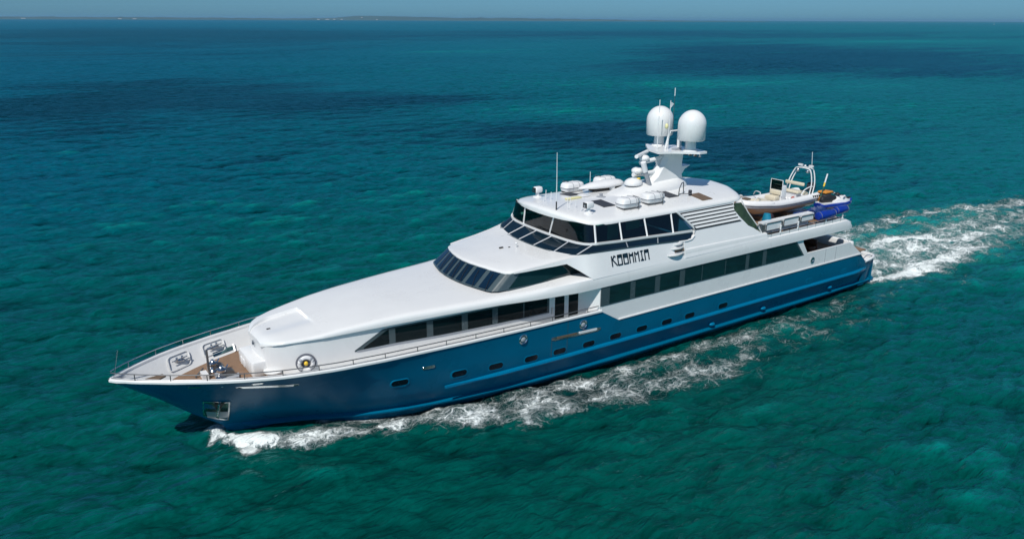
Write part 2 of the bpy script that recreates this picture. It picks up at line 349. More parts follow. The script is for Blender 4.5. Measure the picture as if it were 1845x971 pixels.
cm = nd('ShaderNodeVectorMath', operation='SCALE'); L_(c4, cm.inputs[0]); L_(crest, cm.inputs['Scale']); c4 = cm.outputs[0]
# foam: ridged lacy network, opened by density
wv_ = nd('ShaderNodeVectorMath', operation='MULTIPLY_ADD'); nz = nd('ShaderNodeTexNoise'); nz.inputs['Scale'].default_value = .9; nz.inputs['Detail'].default_value = 3; L_(ob_, nz.inputs['Vector'])
L_(nz.outputs['Color'], wv_.inputs[0]); wv_.inputs[1].default_value = (1.6, 1.6, 0); L_(ob_, wv_.inputs[2])
ms = nd('ShaderNodeMapping'); ms.inputs['Scale'].default_value = (.7, 1.25, 1); ms.inputs['Rotation'].default_value = (0, 0, math.radians(-8)); L_(wv_.outputs[0], ms.inputs[0])
r1_ = noise_(ms.outputs[0], 1.7, 7, .66, .3); rid = math_('SUBTRACT', 1.0, math_('MULTIPLY', math_('ABSOLUTE', math_('SUBTRACT', r1_, .5)), 7.0))
r2_ = noise_(ms.outputs[0], 5., 5, .65, .2); rid2 = math_('SUBTRACT', 1.0, math_('MULTIPLY', math_('ABSOLUTE', math_('SUBTRACT', r2_, .5)), 6.0))
cl_ = noise_(ob_, .55, 4, .6, 0.)
dens_ = math_('ADD', FO, math_('MULTIPLY', math_('SUBTRACT', cl_, .5), .85))
r3_ = noise_(ms.outputs[0], 12., 3, .6, 0.); rid3 = math_('SUBTRACT', 1.0, math_('MULTIPLY', math_('ABSOLUTE', math_('SUBTRACT', r3_, .5)), 6.0))
def vor_(sc_, wd):
    o = nd('ShaderNodeTexVoronoi', feature='DISTANCE_TO_EDGE'); o.inputs['Scale'].default_value = sc_; L_(ms.outputs[0], o.inputs['Vector']); return math_('SUBTRACT', 1.0, ramp01(o.outputs['Distance'], 0, wd))
net = math_('MAXIMUM', math_('MAXIMUM', vor_(1.25, .2), math_('MULTIPLY', vor_(3.1, .22), .85)), math_('MULTIPLY', rid, .8))
net = math_('ADD', math_('MAXIMUM', net, math_('MULTIPLY', rid2, .9)), math_('MULTIPLY', rid3, .35))
fm = math_('ADD', math_('MULTIPLY', net, .55), math_('MULTIPLY', dens_, 1.25))
foamf = math_('MULTIPLY', ramp01(fm, 1.06, 1.5), ramp01(FO, .03, .25))
fine = noise_(ob_, 9., 3, .7); foamf = math_('MULTIPLY', foamf, math_('ADD', .72, math_('MULTIPLY', fine, .5)), clamp=True)
c5 = mixc(foamf, c4, (.74, .8, .8, 1))
L_(c5, p.inputs['Base Color'])
ro = nd('ShaderNodeMapRange'); L_(foamf, ro.inputs[0]); ro.inputs[3].default_value = .2; ro.inputs[4].default_value = .75; L_(ro.outputs[0], p.inputs['Roughness'])
p.inputs['IOR'].default_value = 1.33; p.inputs['Specular IOR Level'].default_value = 0
p.subsurface_method = 'BURLEY'; p.inputs['Subsurface Weight'].default_value = 0.; p.inputs['Subsurface Radius'].default_value = (.6, 1.6, 1.6); p.inputs['Subsurface Scale'].default_value = 1.
gl = nd('ShaderNodeBsdfGlossy'); L_(ro.outputs[0], gl.inputs['Roughness']); gl.inputs['Color'].default_value = (.3, .85, .88, 1); fr = nd('ShaderNodeFresnel'); fr.inputs[0].default_value = 1.33
mxs = nd('ShaderNodeMixShader'); L_(math_('MULTIPLY', math_('MINIMUM', math_('MULTIPLY', math_('MAXIMUM', math_('SUBTRACT', fr.outputs[0], .024), 0.), 1.7), .42), math_('SUBTRACT', 1., foamf)), mxs.inputs[0])
L_(p.outputs[0], mxs.inputs[1]); L_(gl.outputs[0], mxs.inputs[2]); L_(mxs.outputs[0], n.nodes['Material Output'].inputs['Surface'])
h1 = noise_(av, 1.6, 6, .62, .3); h2 = noise_(av, .35, 5, .6, .3)
h3 = noise_(av, .09, 4, .6, .3)
hh = math_('ADD', math_('ADD', math_('MULTIPLY', h1, .17), math_('MULTIPLY', h3, .8)), math_('MULTIPLY', h2, .5)); hh = math_('ADD', hh, math_('MULTIPLY', foamf, .12))
hh = math_('ADD', hh, hr); bp = nd('ShaderNodeBump'); bp.inputs['Strength'].default_value = 1.; bp.inputs['Distance'].default_value = 1.; L_(hh, bp.inputs['Height']); L_(bp.outputs[0], p.inputs['Normal']); L_(bp.outputs[0], gl.inputs['Normal']); L_(bp.outputs[0], fr.inputs['Normal'])
me.materials.append(m)
# ------------------------------------------------------------ far shore, houses, sail
LAND = mat('shore_scrub', (.04, .085, .095), .9, noise=.35, nscale=.004)
px_ = np.linspace(0, 1, 160); lx = -900 + 7900 * px_
def shore(x): return 9050 - ((x + 300) / 6600) ** 2 * 2900
hgt = np.interp(lx, [-900, 295, 1725, 2900, 3322, 3540, 3974, 4500, 4926, 5600, 6256, 7000], [20, 22, 22, 14, 22, 46, 40, 27, 30, 20, 7, 1])
hgt = hgt + rng.normal(size=160) * 1.6; R = []
for x, h_ in zip(lx, hgt):
    y = shore(x); R.append([(x, y, -1), (x, y + 6, 2.5), (x + 30, y + 120, max(h_, 1) * .8 + 2), (x + 60, y + 260, max(h_, 1) + 2), (x + 100, y + 700, -1)])
struct(MB().grid(R).build('land', LAND))
HW = mat('house_white', (.5, .5, .48), .7)
hs = None
for i, (x, w_, lab) in enumerate(((480, 60, 'tiny white house at the far left end of the shoreline'), (1300, 50, 'tiny white house on the left part of the low shore'), (1430, 60, 'tiny white house just right of its left shore neighbour'), (3130, 40, 'leftmost white house of the small row near the hill'), (3215, 60, 'widest white house in the shoreline row left of the hill'), (3280, 40, 'third white house of the shoreline row left of the hill'), (3350, 36, 'last white house of the shoreline row next to the hill'), (3560, 22, 'small pale house high up on the shore hill'), (3680, 22, 'small pale house low below the shore hill'))):
    z = 3 if i != 7 else 24; y = shore(x) + (2 if i != 7 else 60)
    o = thing('shore_house', lab, 'house', (x, y, z), 0, 'houses on the far shore')
    MB().box((0, 0, 3), (w_ * .6, 14, 6)).build('wall', HW, o, smooth=False); MB().prism([(-8, 6), (0, 8.5), (8, 6)], -w_ * .3, w_ * .3, 'yz').build('roof', HW, o, smooth=False)
sb = thing('sailboat', 'tiny white sailboat on the horizon at the far right', 'sailboat', (4500, 2085, 0), .3)
MB().prism([(-5, 0), (5.5, 0), (6.5, 1.6), (-5.5, 1.5)], -1.2, 1.2).build('hull', HW, sb, smooth=False); MB().tube([(0, 0, 1), (0, 0, 16)], .15, 5).build('mast', HW, sb)
MB().add([(.3, 0, 2), (.3, 0, 15.5), (5.5, .6, 2.2), (.3, .1, 2)], [(0, 1, 2)]).prism([(-.3, 2), (-.3, 14), (-4.8, 2)], -.05, .05).build('sail', HW, sb, smooth=False)

hz = MB().box((0, 0, 0), (64000, 64000, 62)).build('haze', bpy.data.materials.new('sea_haze'), smooth=False); hz.location = (0, 0, 29); hz['kind'] = 'stuff'
hm = hz.data.materials[0]; hm.use_nodes = True; hm.node_tree.nodes.clear()
ho = hm.node_tree.nodes.new('ShaderNodeOutputMaterial'); hv = hm.node_tree.nodes.new('ShaderNodeVolumePrincipled'); hv.inputs['Density'].default_value = 4.5e-5; hv.inputs['Color'].default_value = (.35, .72, 1, 1); hv.inputs['Anisotropy'].default_value = .2
hm.node_tree.links.new(hv.outputs[0], ho.inputs['Volume'])
# ------------------------------------------------------------ hull form
DX = [0, .12, .35, .8, 1.97, 3.2, 4.5, 6.15, 8, 10.2, 14, 18, 44, 46.5]; DY = [.02, .2, .38, .76, 1.53, 2.17, 2.73, 3.28, 3.68, 3.9, 4.1, 4.2, 4.2, 3.95]
SX = [0, 1.4, 2.6, 3.8, 5.5, 8, 14, 17, 21.94, 23.08, 44.5, 45.4, 46.6]; SZ = [3.6, 3.58, 3.54, 3.48, 3.42, 3.4, 3.34, 3.3, 3.23, 2.56, 2.56, 1.82, 1.78]
KX = [2.75, 4, 6, 8, 10.9, 13, 16, 20, 26, 44, 46.5]; KY = [.0, .72, 1.75, 2.5, 3.35, 3.75, 4.0, 4.13, 4.17, 4.17, 3.92]
CX = [4.05, 5.5, 7.5, 9, 10.7, 13.9, 17.4, 23, 40, 46.6]; CY = [0, .5, 1.25, 2.0, 2.65, 3.3, 3.72, 3.92, 3.95, 3.75]
D = lambda x: float(I(x, DX, DY)); S = lambda x: float(I(x, SX, SZ))
K = lambda x: float(I(x, KX, KY)); CH = lambda x: float(I(x, CX, CY))
levels = [(0.0, D, S), (1.5, lambda x: .5 * D(x) + .5 * K(x) - .06 * float(I(x, [1.5, 4, 12, 20], [0, 1, 1, 0])), lambda x: .5 * S(x) + .7),
          (2.75, K, lambda x: 1.4), (4.0, lambda x: CH(x), lambda x: .44), (4.05, lambda x: CH(x) + (.17 if x > 5 else .0), lambda x: .34),
          (4.1, lambda x: CH(x) + (.15 if x > 5 else 0), lambda x: .26), (4.12, lambda x: CH(x) * .97, lambda x: .2), (4.5, lambda x: CH(x) * .93, lambda x: -.1), (5.5, lambda x: CH(x) * .6, lambda x: -1.)]
def hull_y(x, z):
    ys, zs = [], []
    for xs, fy, fz in levels:
        y = 0 if x <= xs else fy(x) * min(1, (x - xs) / .3) ** .5 if x < xs + .3 else fy(x)
        ys.append(y); zs.append(fz(x))
    return float(I(z, zs[::-1], ys[::-1]))
yacht = thing('motor_yacht', 'large white superyacht with a dark blue hull steaming through turquoise sea', 'yacht', (0, 0, 0))
Xg = sorted(set([0, .08, .2, .4, .7, 1.1, 1.6, 2.2, 2.9, 3.7, 4.6, 5.6, 6.6, 7.8, 9, 10.5, 12, 14, 16, 18, 20, 21.0, 21.94, 22.3, 22.7, 23.08, 25, 27, 30, 33, 36, 39, 42, 44.0, 44.5, 44.8, 45.1, 45.4, 46, 46.5]))
def hull_side(sg):
    R = []
    for X in Xg:
        row = []
        for xs, fy, fz in levels:
            x = X + xs * max(0, 1 - X / 12.)
            y = fy(x)
            if X == 0: y = .02 if xs else .03
            elif xs and x < xs + .5: y = min(y, .04 + fy(xs + .5) * ((x - xs) / .5) ** .8)
            row.append((x, sg * max(y, .015), fz(x)))
        R.append(row)
    return R
hb = MB(); A = hull_side(-1); B = hull_side(1)
hb.grid(A); hb.grid(B)
hb.grid([A[0], B[0]])
hb.grid([A[-1], B[-1]])
hb.build('hull', HULL, yacht, angle=30)
# transom platform and rounded quarters
q = MB(); q.grid([[(46.5, y, z) for y in (-3.95, -3.9, 0, 3.9, 3.95)] for z in (-.9, 1.78)])
q.rbox((46.7, 0, .25), (.9, 7.7, .42), .18)
q.build('transom', HULL, yacht)
# rub rails
for sg in (-1, 1):
    P = [(x, sg * (K(x) + .02), 1.36) for x in np.linspace(13.0, 45.6, 60)]
    R = []
    for i, (x, y, z) in enumerate(P):
        t = min(1, i / 4) * min(1, (59 - i) / 2 + .05)
        q_ = z; z = 1.36; t2 = min(1, .1 + i / 6)
        R.append([(x, y - sg * .05, z + .1 * t2), (x, y + sg * .11 * t, z + .05 * t2), (x, y + sg * .14 * t, z - .03), (x, y + sg * .08 * t, z - .12), (x, y - sg * .05, z - .14)])
    MB().grid(R).build('rub_rail', HULLL, yacht, angle=25)
# cap rail (white) on the bulwark
for sg in (-1, 1):
    R = []
    for x in list(np.linspace(0, 3, 14)) + list(np.linspace(3.5, 21.9, 40)):
        y = D(x) ; z = S(x)
        R.append([(x, sg * (y - .0), z - .02), (x - (.06 if x < .4 else 0), sg * (y + .05), z + .02), (x - (.06 if x < .4 else 0), sg * (y + .05), z + .1), (x, sg * (y - .0), z + .14), (x, sg * max(y - .16, .0), z + .14), (x, sg * max(y - .2, .0), z + .08), (x, sg * max(y - .18, 0), z - (.15 if x > .9 else -.04))])
    MB().grid(R).build('cap_rail', WHITE, yacht)
# inner bulwark sloping down to the deck, and deck
TX = [0, 1.9, 2.56, 3.87, 5.53, 8, 10, 22]; TY = [0, .35, .9, 1.64, 2.25, 3.2, 3.6, 3.95]
T = lambda x: float(I(x, TX, TY)); ZF = 2.75
for sg in (-1, 1):
    R = []
    for x in list(np.linspace(.1, 3, 12)) + list(np.linspace(3.4, 21.9, 30)):
        y = D(x); t = min(T(x), y - .12); zf = max(ZF, 3.64 - .5 * x)
        R.append([(x, sg * max(y - .1, 0), S(x) + .12), (x, sg * (max(y - .2, 0)), S(x) + .03), (x, sg * (t + (y - t) * .5 if y - t > .3 else t), (S(x) + zf) / 2 + .02), (x, sg * t, zf)])
    MB().grid(R).build('bulwark', WHITE, yacht, angle=30)
R = [[(x, s_ * min(T(x), max(D(x) - .12, 0)), max(ZF, 3.64 - .5 * x) + .004) for s_ in (-1, -.5, 0, .5, 1)] for x in np.linspace(.2, 6.4, 30)]
MB().grid(R).build('foredeck', TEAK, yacht)
R = [[(x, s_ * min(T(x), D(x) - .12), ZF - .01) for s_ in (-1, 1)] for x in np.linspace(6.3, 22, 20)]
MB().grid(R).build('side_deck', NONSKID, yacht)
MB().prism([(1.15, .02), (1.6, -.2), (2.05, .1), (1.95, .35), (1.3, .25)], 3.22, 3.28, 'xy').build('bow_hatch', BROWNH, yacht)

# ------------------------------------------------------------ coach roof, upper deck
cx = [5.72, 5.9, 6.0, 6.34, 7.08, 8, 8.97, 10.4, 11.9, 13.5, 14.85, 16.2, 18, 20.5, 42.4]
cw = [.8, 1.08, 1.2, 1.51, 1.9, 2.14, 2.27, 2.46, 2.62, 2.85, 3.0, 3.17, 3.6, 4.08, 4.12]
cz = [4.18, 4.31, 4.34, 4.4, 4.47, 4.57, 4.7, 4.81, 4.88, 4.91, 4.93, 4.96, 5.02, 5.14, 5.2]
cB = [.92, 1.33, 1.5, 1.8, 2.13, 2.37, 2.53, 2.76, 2.95, 3.22, 3.42, 3.62, 3.93, 4.22, 4.27]
cb = [4.0, 4.14, 4.18, 4.26, 4.34, 4.38, 4.42, 4.47, 4.5, 4.55, 4.57, 4.58, 4.56, 4.53, 4.52]
R = []
xs = sorted(set(list(np.linspace(5.72, 7.9, 14)) + [8.0, 8.08, 8.13, 8.22] + list(np.linspace(8.6, 21, 26)) + list(np.linspace(22, 42.4, 16))))
for x in xs:
    wT, zT, Bb, zb = (float(I(x, cx, q)) for q in (cw, cz, cB, cb)); crown = .07 if x < 19 else .05
    ys = [.0, .3, .6, .95, 1.28, 1.36]; ys = [y * wT * .8 / 1.36 if wT < 1.7 else y for y in ys]; lim = 1.3 * min(1, wT * .8 / 1.36)
    last = ys[-1]; ys = ys + [last + (wT - last) * k for k in (.3, .6, 1)]
    half = []
    for y in ys:
        z = zT + crown * (1 - (y / max(wT, .1)) ** 2)
        half.append((y, z))
    for k in (.35, .7): half.append((wT + (Bb - wT) * (1 - (1 - k) ** 2) ** .8, zT - (zT - zb) * .62 * k ** 2))
    half.append((Bb, zb + (zT - zb) * .36)); half.append((Bb, zb + .03)); half.append((Bb - .05, zb))
    full = [(x, -y, z) for y, z in half[::-1]] + [(x, y, z) for y, z in half[1:]]
    if x < 8.1:   # shallow recess let into the trunk top, fading out to port
        full = [(a, y, z - .12 * min(1, (x - 5.3) / 1.2) * min(1, max(0, (y + .8) / .7)) if (y <= lim and z > zT) else z) for a, y, z in full]
    R.append(full)
# slanted aft end
def shear(pt): return pt
end = R[-1]; R.append([(42.4 + .55 * (1 - (max(0, p[2] - 4.75)) / .5) if p[2] < 5.2 else 42.4, p[1] * .985, p[2]) for p in end])
R.append([(42.9 if p[2] < 5.1 else 42.42, p[1] * .97, p[2] + (.06 if p[2] < 4.6 else 0)) for p in end])
rb = MB().grid(R, True, True); rb.build('upper_deck', WHITE, yacht, angle=42)
# inner upstand along the boat deck edge
for sg in (-1, 1):
    MB().prism([(34.4, 5.1), (34.4, 5.4), (34.9, 5.32), (42.0, 5.36), (42.3, 5.1)], sg * 4.13, sg * 4.03).build('toe_rail', WHITE, yacht)
    MB().grid([[(x, sg * 4.05, 5.1), (x, sg * 4.15, 5.1), (x, sg * 4.15, zt4 - .1), (x, sg * 4.11, zt4 - .03), (x, sg * 3.98, zt4)] for x, zt4 in ((27.72, 5.6), (31, 5.56), (34.5, 5.5))], True, True).build('side_ledge', WHITE, yacht)
R = [[(x, y, 5.245) for y in (-3.95, 0, 3.95)] for x in (33.4, 42.2)]
MB().grid(R).build('boat_deck', TEAK, yacht)
# deckhouse wall
wx = [5.8, 6.1, 6.5, 7.1, 8, 9, 10.4, 11.9, 13.5, 15, 16.2, 18, 21.2, 38.5]; wy = [1.2, 1.5, 1.78, 2.06, 2.27, 2.42, 2.62, 2.78, 2.95, 3.06, 3.14, 3.22, 3.3, 3.4]
W = lambda x: float(I(x, wx, wy))
plan = [(5.72, 0), (5.74, .5), (5.78, .9), (5.86, 1.22), (6.0, 1.42)] + [(x, W(x)) for x in list(np.linspace(6.25, 10, 14)) + list(np.linspace(10.5, 38.4, 44))]
ring = [(x, -y) for x, y in plan[::-1]] + plan[1:]
R = []
for z_ in (ZF - .1, 3.2, 3.7, 'm', 't'):
    row = []
    for x, y in ring:
        zt = float(I(x, cx, cb)) + .02 if x > 6 else 4.15
        z = zt if z_ == 't' else (4.0 if z_ == 'm' else z_)
        row.append((x, y, min(z, zt)))
    R.append(row)
MB().grid(R).build('deckhouse_wall', WHITE, yacht)
# forward windows (port side), flush dark band with separate panes
def wallpt(x, z, o=0): return (x, -(W(x) + o), z)
def band(x0, x1, zb, zt, o, n=12):
    b_ = MB(); xs_ = np.linspace(x0, x1, n)
    F = [[wallpt(x, zb(x), o), wallpt(x, zt(x), o)] for x in xs_]; Bk = [[wallpt(x, zb(x), -.02), wallpt(x, zt(x), -.02)] for x in xs_]
    R_ = [[f[0], f[1], k[1], k[0]] for f, k in zip(F, Bk)]
    return b_.grid(R_, True, True)
zb_ = lambda x: float(I(x, [9.3, 11, 13, 16, 19.3], [3.5, 3.54, 3.5, 3.47, 3.45])); zt_ = lambda x: min(float(I(x, [10.7, 13, 16, 19.3], [4.36, 4.38, 4.39, 4.41])), 3.56 + (x - 9.3) * .6)
sr = band(9.3, 19.28, zb_, zt_, .015, 40).build('window_surround', FRAME, yacht)
for x0, x1 in ((9.7, 10.85), (11.15, 12.63), (12.95, 14.38), (14.7, 16.0), (16.3, 17.72), (17.8, 19.15)):
    band(x0, x1, lambda x: zb_(x) + .07, lambda x: max(min(zt_(x) - .07, 3.5 + (x - 9.5) * .6), zb_(x) + .08), .024, 8).build('side_window', GLASSF, yacht)
band(9.4, 19.2, lambda x: zb_(x) - .02, lambda x: zb_(x) + .035, .03, 30).build('window_sill', GREY, yacht)
# side doors amidships
for x0, x1 in ((19.62, 20.2), (20.47, 21.07)):
    d = band(x0 - .14, x1 + .1, lambda x: 2.78, lambda x: 4.45, .012, 3).build('side_door', WHITE2, yacht)
    band(x0, x1, lambda x: 2.95, lambda x: 4.4, .022, 3).build('door_glass', GLASSF, d)
MB().box((19.42, -(W(19.4) + .05), 3.55), (.04, .05, .35)).build('door_handle', CHROME, yacht)

# ------------------------------------------------------------ full-beam main deck sides aft
def wall_panel(sg):
    b_ = MB()
    outer = [(21.8, 3.3), (21.8, 4.56), (37.9, 4.56), (38.62, 3.57), (43.1, 3.57), (44.5, 2.6), (44.5, 2.5), (23.1, 2.5)]
    cols = [21.8, 21.94, 23.1, 25, 30, 35, 37.9, 38.62, 43.1, 44.5]
    top = lambda x: float(I(x, [21.8, 37.9, 38.62, 43.1, 44.5], [4.56, 4.56, 3.57, 3.57, 2.6])); bot = lambda x: float(I(x, [21.94, 23.1], [3.2, 2.5]))
    R = [[(x, sg * 4.17, bot(x)), (x, sg * 4.17, top(x)), (x, sg * 4.05, top(x)), (x, sg * 4.05, bot(x))] for x in cols]
    b_.grid(R, True, True)
    b_.prism([(23.1, 2.56), (23.1, 2.62), (44.55, 2.62), (44.7, 2.56)], sg * 4.16, sg * 4.235)
    if sg < 0:
        b_.prism([(21.05, -3.28), (21.1, -3.2), (21.95, -4.08), (21.82, -4.17), (21.8, -4.17)], 2.76, 4.56, 'xy')
    return b_
for sg in (-1, 1): wall_panel(sg).build('main_deck_side', WHITE, yacht, angle=30)
sr = MB().prism([(21.83, 3.55), (21.83, 4.5), (21.9, 4.545), (37.35, 4.545), (38.25, 3.52), (21.9, 3.52)], -4.16, -4.186).build('window_surround', FRAME, yacht)
for x0, x1 in ((22.4, 23.8), (24.15, 25.55), (25.92, 27.38), (27.78, 29.1), (29.16, 31.0), (31.06, 32.75), (33.05, 34.25), (34.6, 0)):
    pl = [(x0, 3.59), (x0, 4.49), (x1, 4.49), (x1, 3.59)] if x1 else [(34.6, 3.59), (34.6, 4.49), (37.25, 4.49), (38.05, 3.59)]
    MB().prism(pl, -4.17, -4.195).build('side_window', GLASSD, yacht)
MB().prism([(21.83, 3.55), (21.83, 4.5), (37.35, 4.5), (38.25, 3.52)], 4.16, 4.186).build('window_surround', FRAME, yacht)
# round fairlead and seams on the aft bulwark
MB().lathe((39.17, -4.17, 3.05), [(.19, -.005), (.19, -.05), (.13, -.06), (.1, -.03), (.1, 0)], 20, 'y').build('fairlead', CHROME, yacht)
for x in (40.5, 41.6): MB().box((x, -4.173, 3.1), (.03, .012, .9)).build('door_seam', GREY, yacht)
# cockpit: floor, aft coaming, pillar
MB().box((41.5, 0, 2.68), (7.6, 8.0, .08)).build('cockpit_deck', TEAK, yacht)
MB().box((38.36, 0, 3.6), (.08, 7.9, 1.8)).build('cockpit_bulkhead', WHITE, yacht)
MB().tube([(42.0, 1.2, 2.7), (42.0, 1.2, 4.6)], .13, 12).build('deck_pillar', BLACK, yacht)
MB().rbox((44.2, 0, 3.0), (.3, 7.4, .7), .1).build('transom_coaming', WHITE, yacht)
MB().grid([[(x, y, 2.55 if x < 45 else 1.84) for y in (-3.9, 0, 3.9)] for x in (44.2, 44.95, 45.0, 46.5)]).build('stern_platform', NONSKID, yacht)
# rounded stern bulwark
P = [(45.35, -4.05, 1.86), (45.9, -4.06, 1.95), (46.4, -3.98, 1.98), (46.75, -3.75, 1.98), (46.85, -3.4, 1.98), (46.85, 0, 1.98), (46.85, 3.4, 1.98), (46.75, 3.75, 1.98), (46.4, 3.98, 1.98), (45.35, 4.05, 1.9)]
MB().tube(P, .09, 8).build('stern_cap', WHITE, yacht)
b_ = MB(); b_.grid([[(x, y, z - .02), (x, y * .985, 1.6), (x - .25, y * .96, .1)] for x, y, z in P]); b_.build('stern_bulwark', HULL, yacht)
MB().grid([[(x - .1, y * .97, z), (x - .2, y * .965, 1.5)] for x, y, z in P]).build('stern_liner', WHITE, yacht)
MB().tube([(45.2, -4.0, 2.1), (45.5, -4.0, 2.25), (46.0, -3.98, 2.2), (46.3, -3.9, 2.05)], .025, 6).build('stern_handrail', CHROME, yacht)
MB().ellipsoid((46.85, -3.6, 1.2), (.08, .08, .07)).build('stern_light', WHITE2, yacht)
MB().tube([(43.0, -4.1, 3.6), (42.5, -4.1, 4.5)], .012, 5).build('flag_halyard', CHROME, yacht)

# ------------------------------------------------------------ hull fittings
def hp(x, z, o=0): return (x, -(hull_y(x, z) + o), z)
for i, (x, z) in enumerate(((10.9, 1.98), (13.74, 1.82), (15.65, 1.74), (17.64, 1.67), (19.33, 1.66), (21.17, 1.62), (22.96, 1.64), (24.8, 1.65), (26.65, 1.63), (28.42, 1.62), (31.14, 1.64), (39.12, 1.64), (42.82, 1.6))):
    wd, ht = (.42, .19) if i < 11 else (.34, .2)
    lp = rr_loop(lambda a, b2: hp(a, b2, .05 if i == 0 else .02), x - wd, x + wd, z - ht, z + ht, ht * .98, 6)
    lb = rr_loop(lambda a, b2: hp(a, b2, -.02), x - wd - .05, x + wd + .05, z - ht - .05, z + ht + .05, ht * .98, 6)
    li = rr_loop(lambda a, b2: hp(a, b2, .04 if i == 0 else .012), x - wd + .04, x + wd - .05, z - ht + .07, z + ht - .015, ht - .046, 6)
    P_ = MB().grid([lb, lp, li], True).build('porthole', HULL, yacht, angle=50)
    MB().add(li, [tuple(range(len(li)))]).build('porthole_glass', PORTG if i < 11 else HULL, P_, smooth=False)
lp = rr_loop(lambda a, b2: hp(a, b2, .02), 11.9, 12.5, 2.45, 2.6, .07)
b_ = MB().grid([rr_loop(lambda a, b2: hp(a, b2, -.02), 11.88, 12.52, 2.43, 2.62, .07), lp], True); b_.add(lp, [tuple(range(len(lp)))]); b_.build('vent_plate', CHROME, yacht)
for x, z in ((17.1, 2.86), (20.72, 2.83)):
    y = -hull_y(x, z)
    o = MB().lathe((x, y, z), [(.25, .03), (.25, -.03), (.21, -.06), (.17, -.02)], 22, 'y').build('mooring_fairlead', CHROME, yacht)
    MB().ellipsoid((x, y - .0, z - .02), (.15, .06, .13)).build('roller', GREY, o)
for x, z in ((30.48, .62), (34.98, .66), (41.6, .75)):
    MB().ellipsoid((x, -4.02, z), (.22, .18, .13)).build('outlet_cowl', HULLL, yacht)
def strip(pts, name, m, wd, o=.02):
    (xa, za), (xb, zb3) = pts[1], pts[-2]; pts = [pts[0]] + [(xa + (xb - xa) * t, za + (zb3 - za) * t) for t in np.linspace(0, 1, 14)] + [pts[-1]]
    a_ = [hp(x, z + wd * k, o) for (x, z), k in zip(pts, [.3] + [1] * (len(pts) - 2) + [.3])]; b2 = [hp(x, z - wd * k, o) for (x, z), k in zip(pts, [.3] + [1] * (len(pts) - 2) + [.3])]
    a0 = [hp(x, z + wd, -.02) for x, z in pts]; b0 = [hp(x, z - wd, -.02) for x, z in pts]
    return MB().grid([a0, a_, b2, b0]).build(name, m, yacht)
strip([(18.78, 2.43), (18.95, 2.44), (21.7, 2.34), (21.9, 2.34)], 'gangway_slot', CHROME, .1)
strip([(19.1, 2.46), (19.15, 2.46), (20.3, 2.43), (20.35, 2.42)], 'slot_shadow_plate', BROWNH, .05, .03)
strip([(20.45, 2.42), (20.5, 2.42), (21.6, 2.38), (21.65, 2.38)], 'slot_cover', WHITE2, .06, .035)
strip([(4.2, 3.12), (4.35, 3.11), (6.5, 2.89), (6.58, 2.88)], 'bow_slot', CHROME, .065)
for x, z in ((2.75, 3.3), (4.95, 3.27)): strip([(x - .22, z), (x - .17, z), (x + .17, z), (x + .22, z)], 'bow_fairlead', CHROME, .05, .03)
for x in (18.8, 19.75): MB().grid([[hp(x, z, .004), hp(x + .025, z, .004)] for z in (1.5, 2, 2.6, 3.2)]).build('gate_seam', FRAME, yacht)
# anchor pocket: stainless framed box on the port bow
pc = [(3.12, 2.25), (4.12, 2.1), (4.2, .72), (3.22, 1.2)]
def pk(k, o):
    ctr = (3.66, 1.56); out = []
    for i in range(4):
        (xa, za), (xb, zb2) = pc[i], pc[(i + 1) % 4]
        for t in (0, .33, .66):
            x, z = xa + (xb - xa) * t, za + (zb2 - za) * t; x = ctr[0] + (x - ctr[0]) * k; z = ctr[1] + (z - ctr[1]) * k
            out.append((x, -(max(hull_y(x, z), .05) + o), z))
    return out
po = MB().grid([pk(1.0, -.02), pk(1.0, .05), pk(.9, .05), pk(.86, .012)], True).build('anchor_pocket', CHROME, yacht, angle=30)
l_ = pk(.87, .014); MB().add(l_, [tuple(range(12))]).build('pocket_plate', mat('pocket_steel', (.05, .16, .13), .2, metal=.8, noise=.4, nscale=5), po, smooth=False)
def ap(x, z, o): return (x, -(max(hull_y(x, z), .05) + o), z)
an = MB(); an.tube([ap(3.72, 2.0, .12), ap(3.7, 1.3, .18)], .045, 8)
an.build('anchor_shank', CHROME, po)
fl = MB()
for s_ in (-1, 1):
    q0 = [ap(3.7 + s_ * .06, 1.5, .12), ap(3.7 + s_ * .4, 1.5 + (-.03 * s_), .08), ap(3.7 + s_ * .37, 1.16 - .05 * s_, .16), ap(3.7 + s_ * .06, 1.12, .2)]
    q1 = [(x, y - .05, z) for x, y, z in q0]; fl.grid([q0, q1], True, True)
fl.build('anchor_fluke', mat('anchor_steel', (.55, .5, .54), .35, metal=.7, noise=.1), po, smooth=False)
for s_ in (-1, 1):
    MB().add([ap(3.72 + s_ * .03, 1.55, .1), ap(3.72 + s_ * .05, 2.05, .09), ap(3.72 + s_ * .22, 2.08, .09)], [(0, 1, 2)]).build('anchor_guide', BLACK, po, smooth=False)
for s_ in (0, 1): MB().ellipsoid((3.72 + s_ * .1, -hull_y(3.72, 3.25) - .01, 3.25), (.04, .02, .03)).build('hull_light', CHROME, yacht)

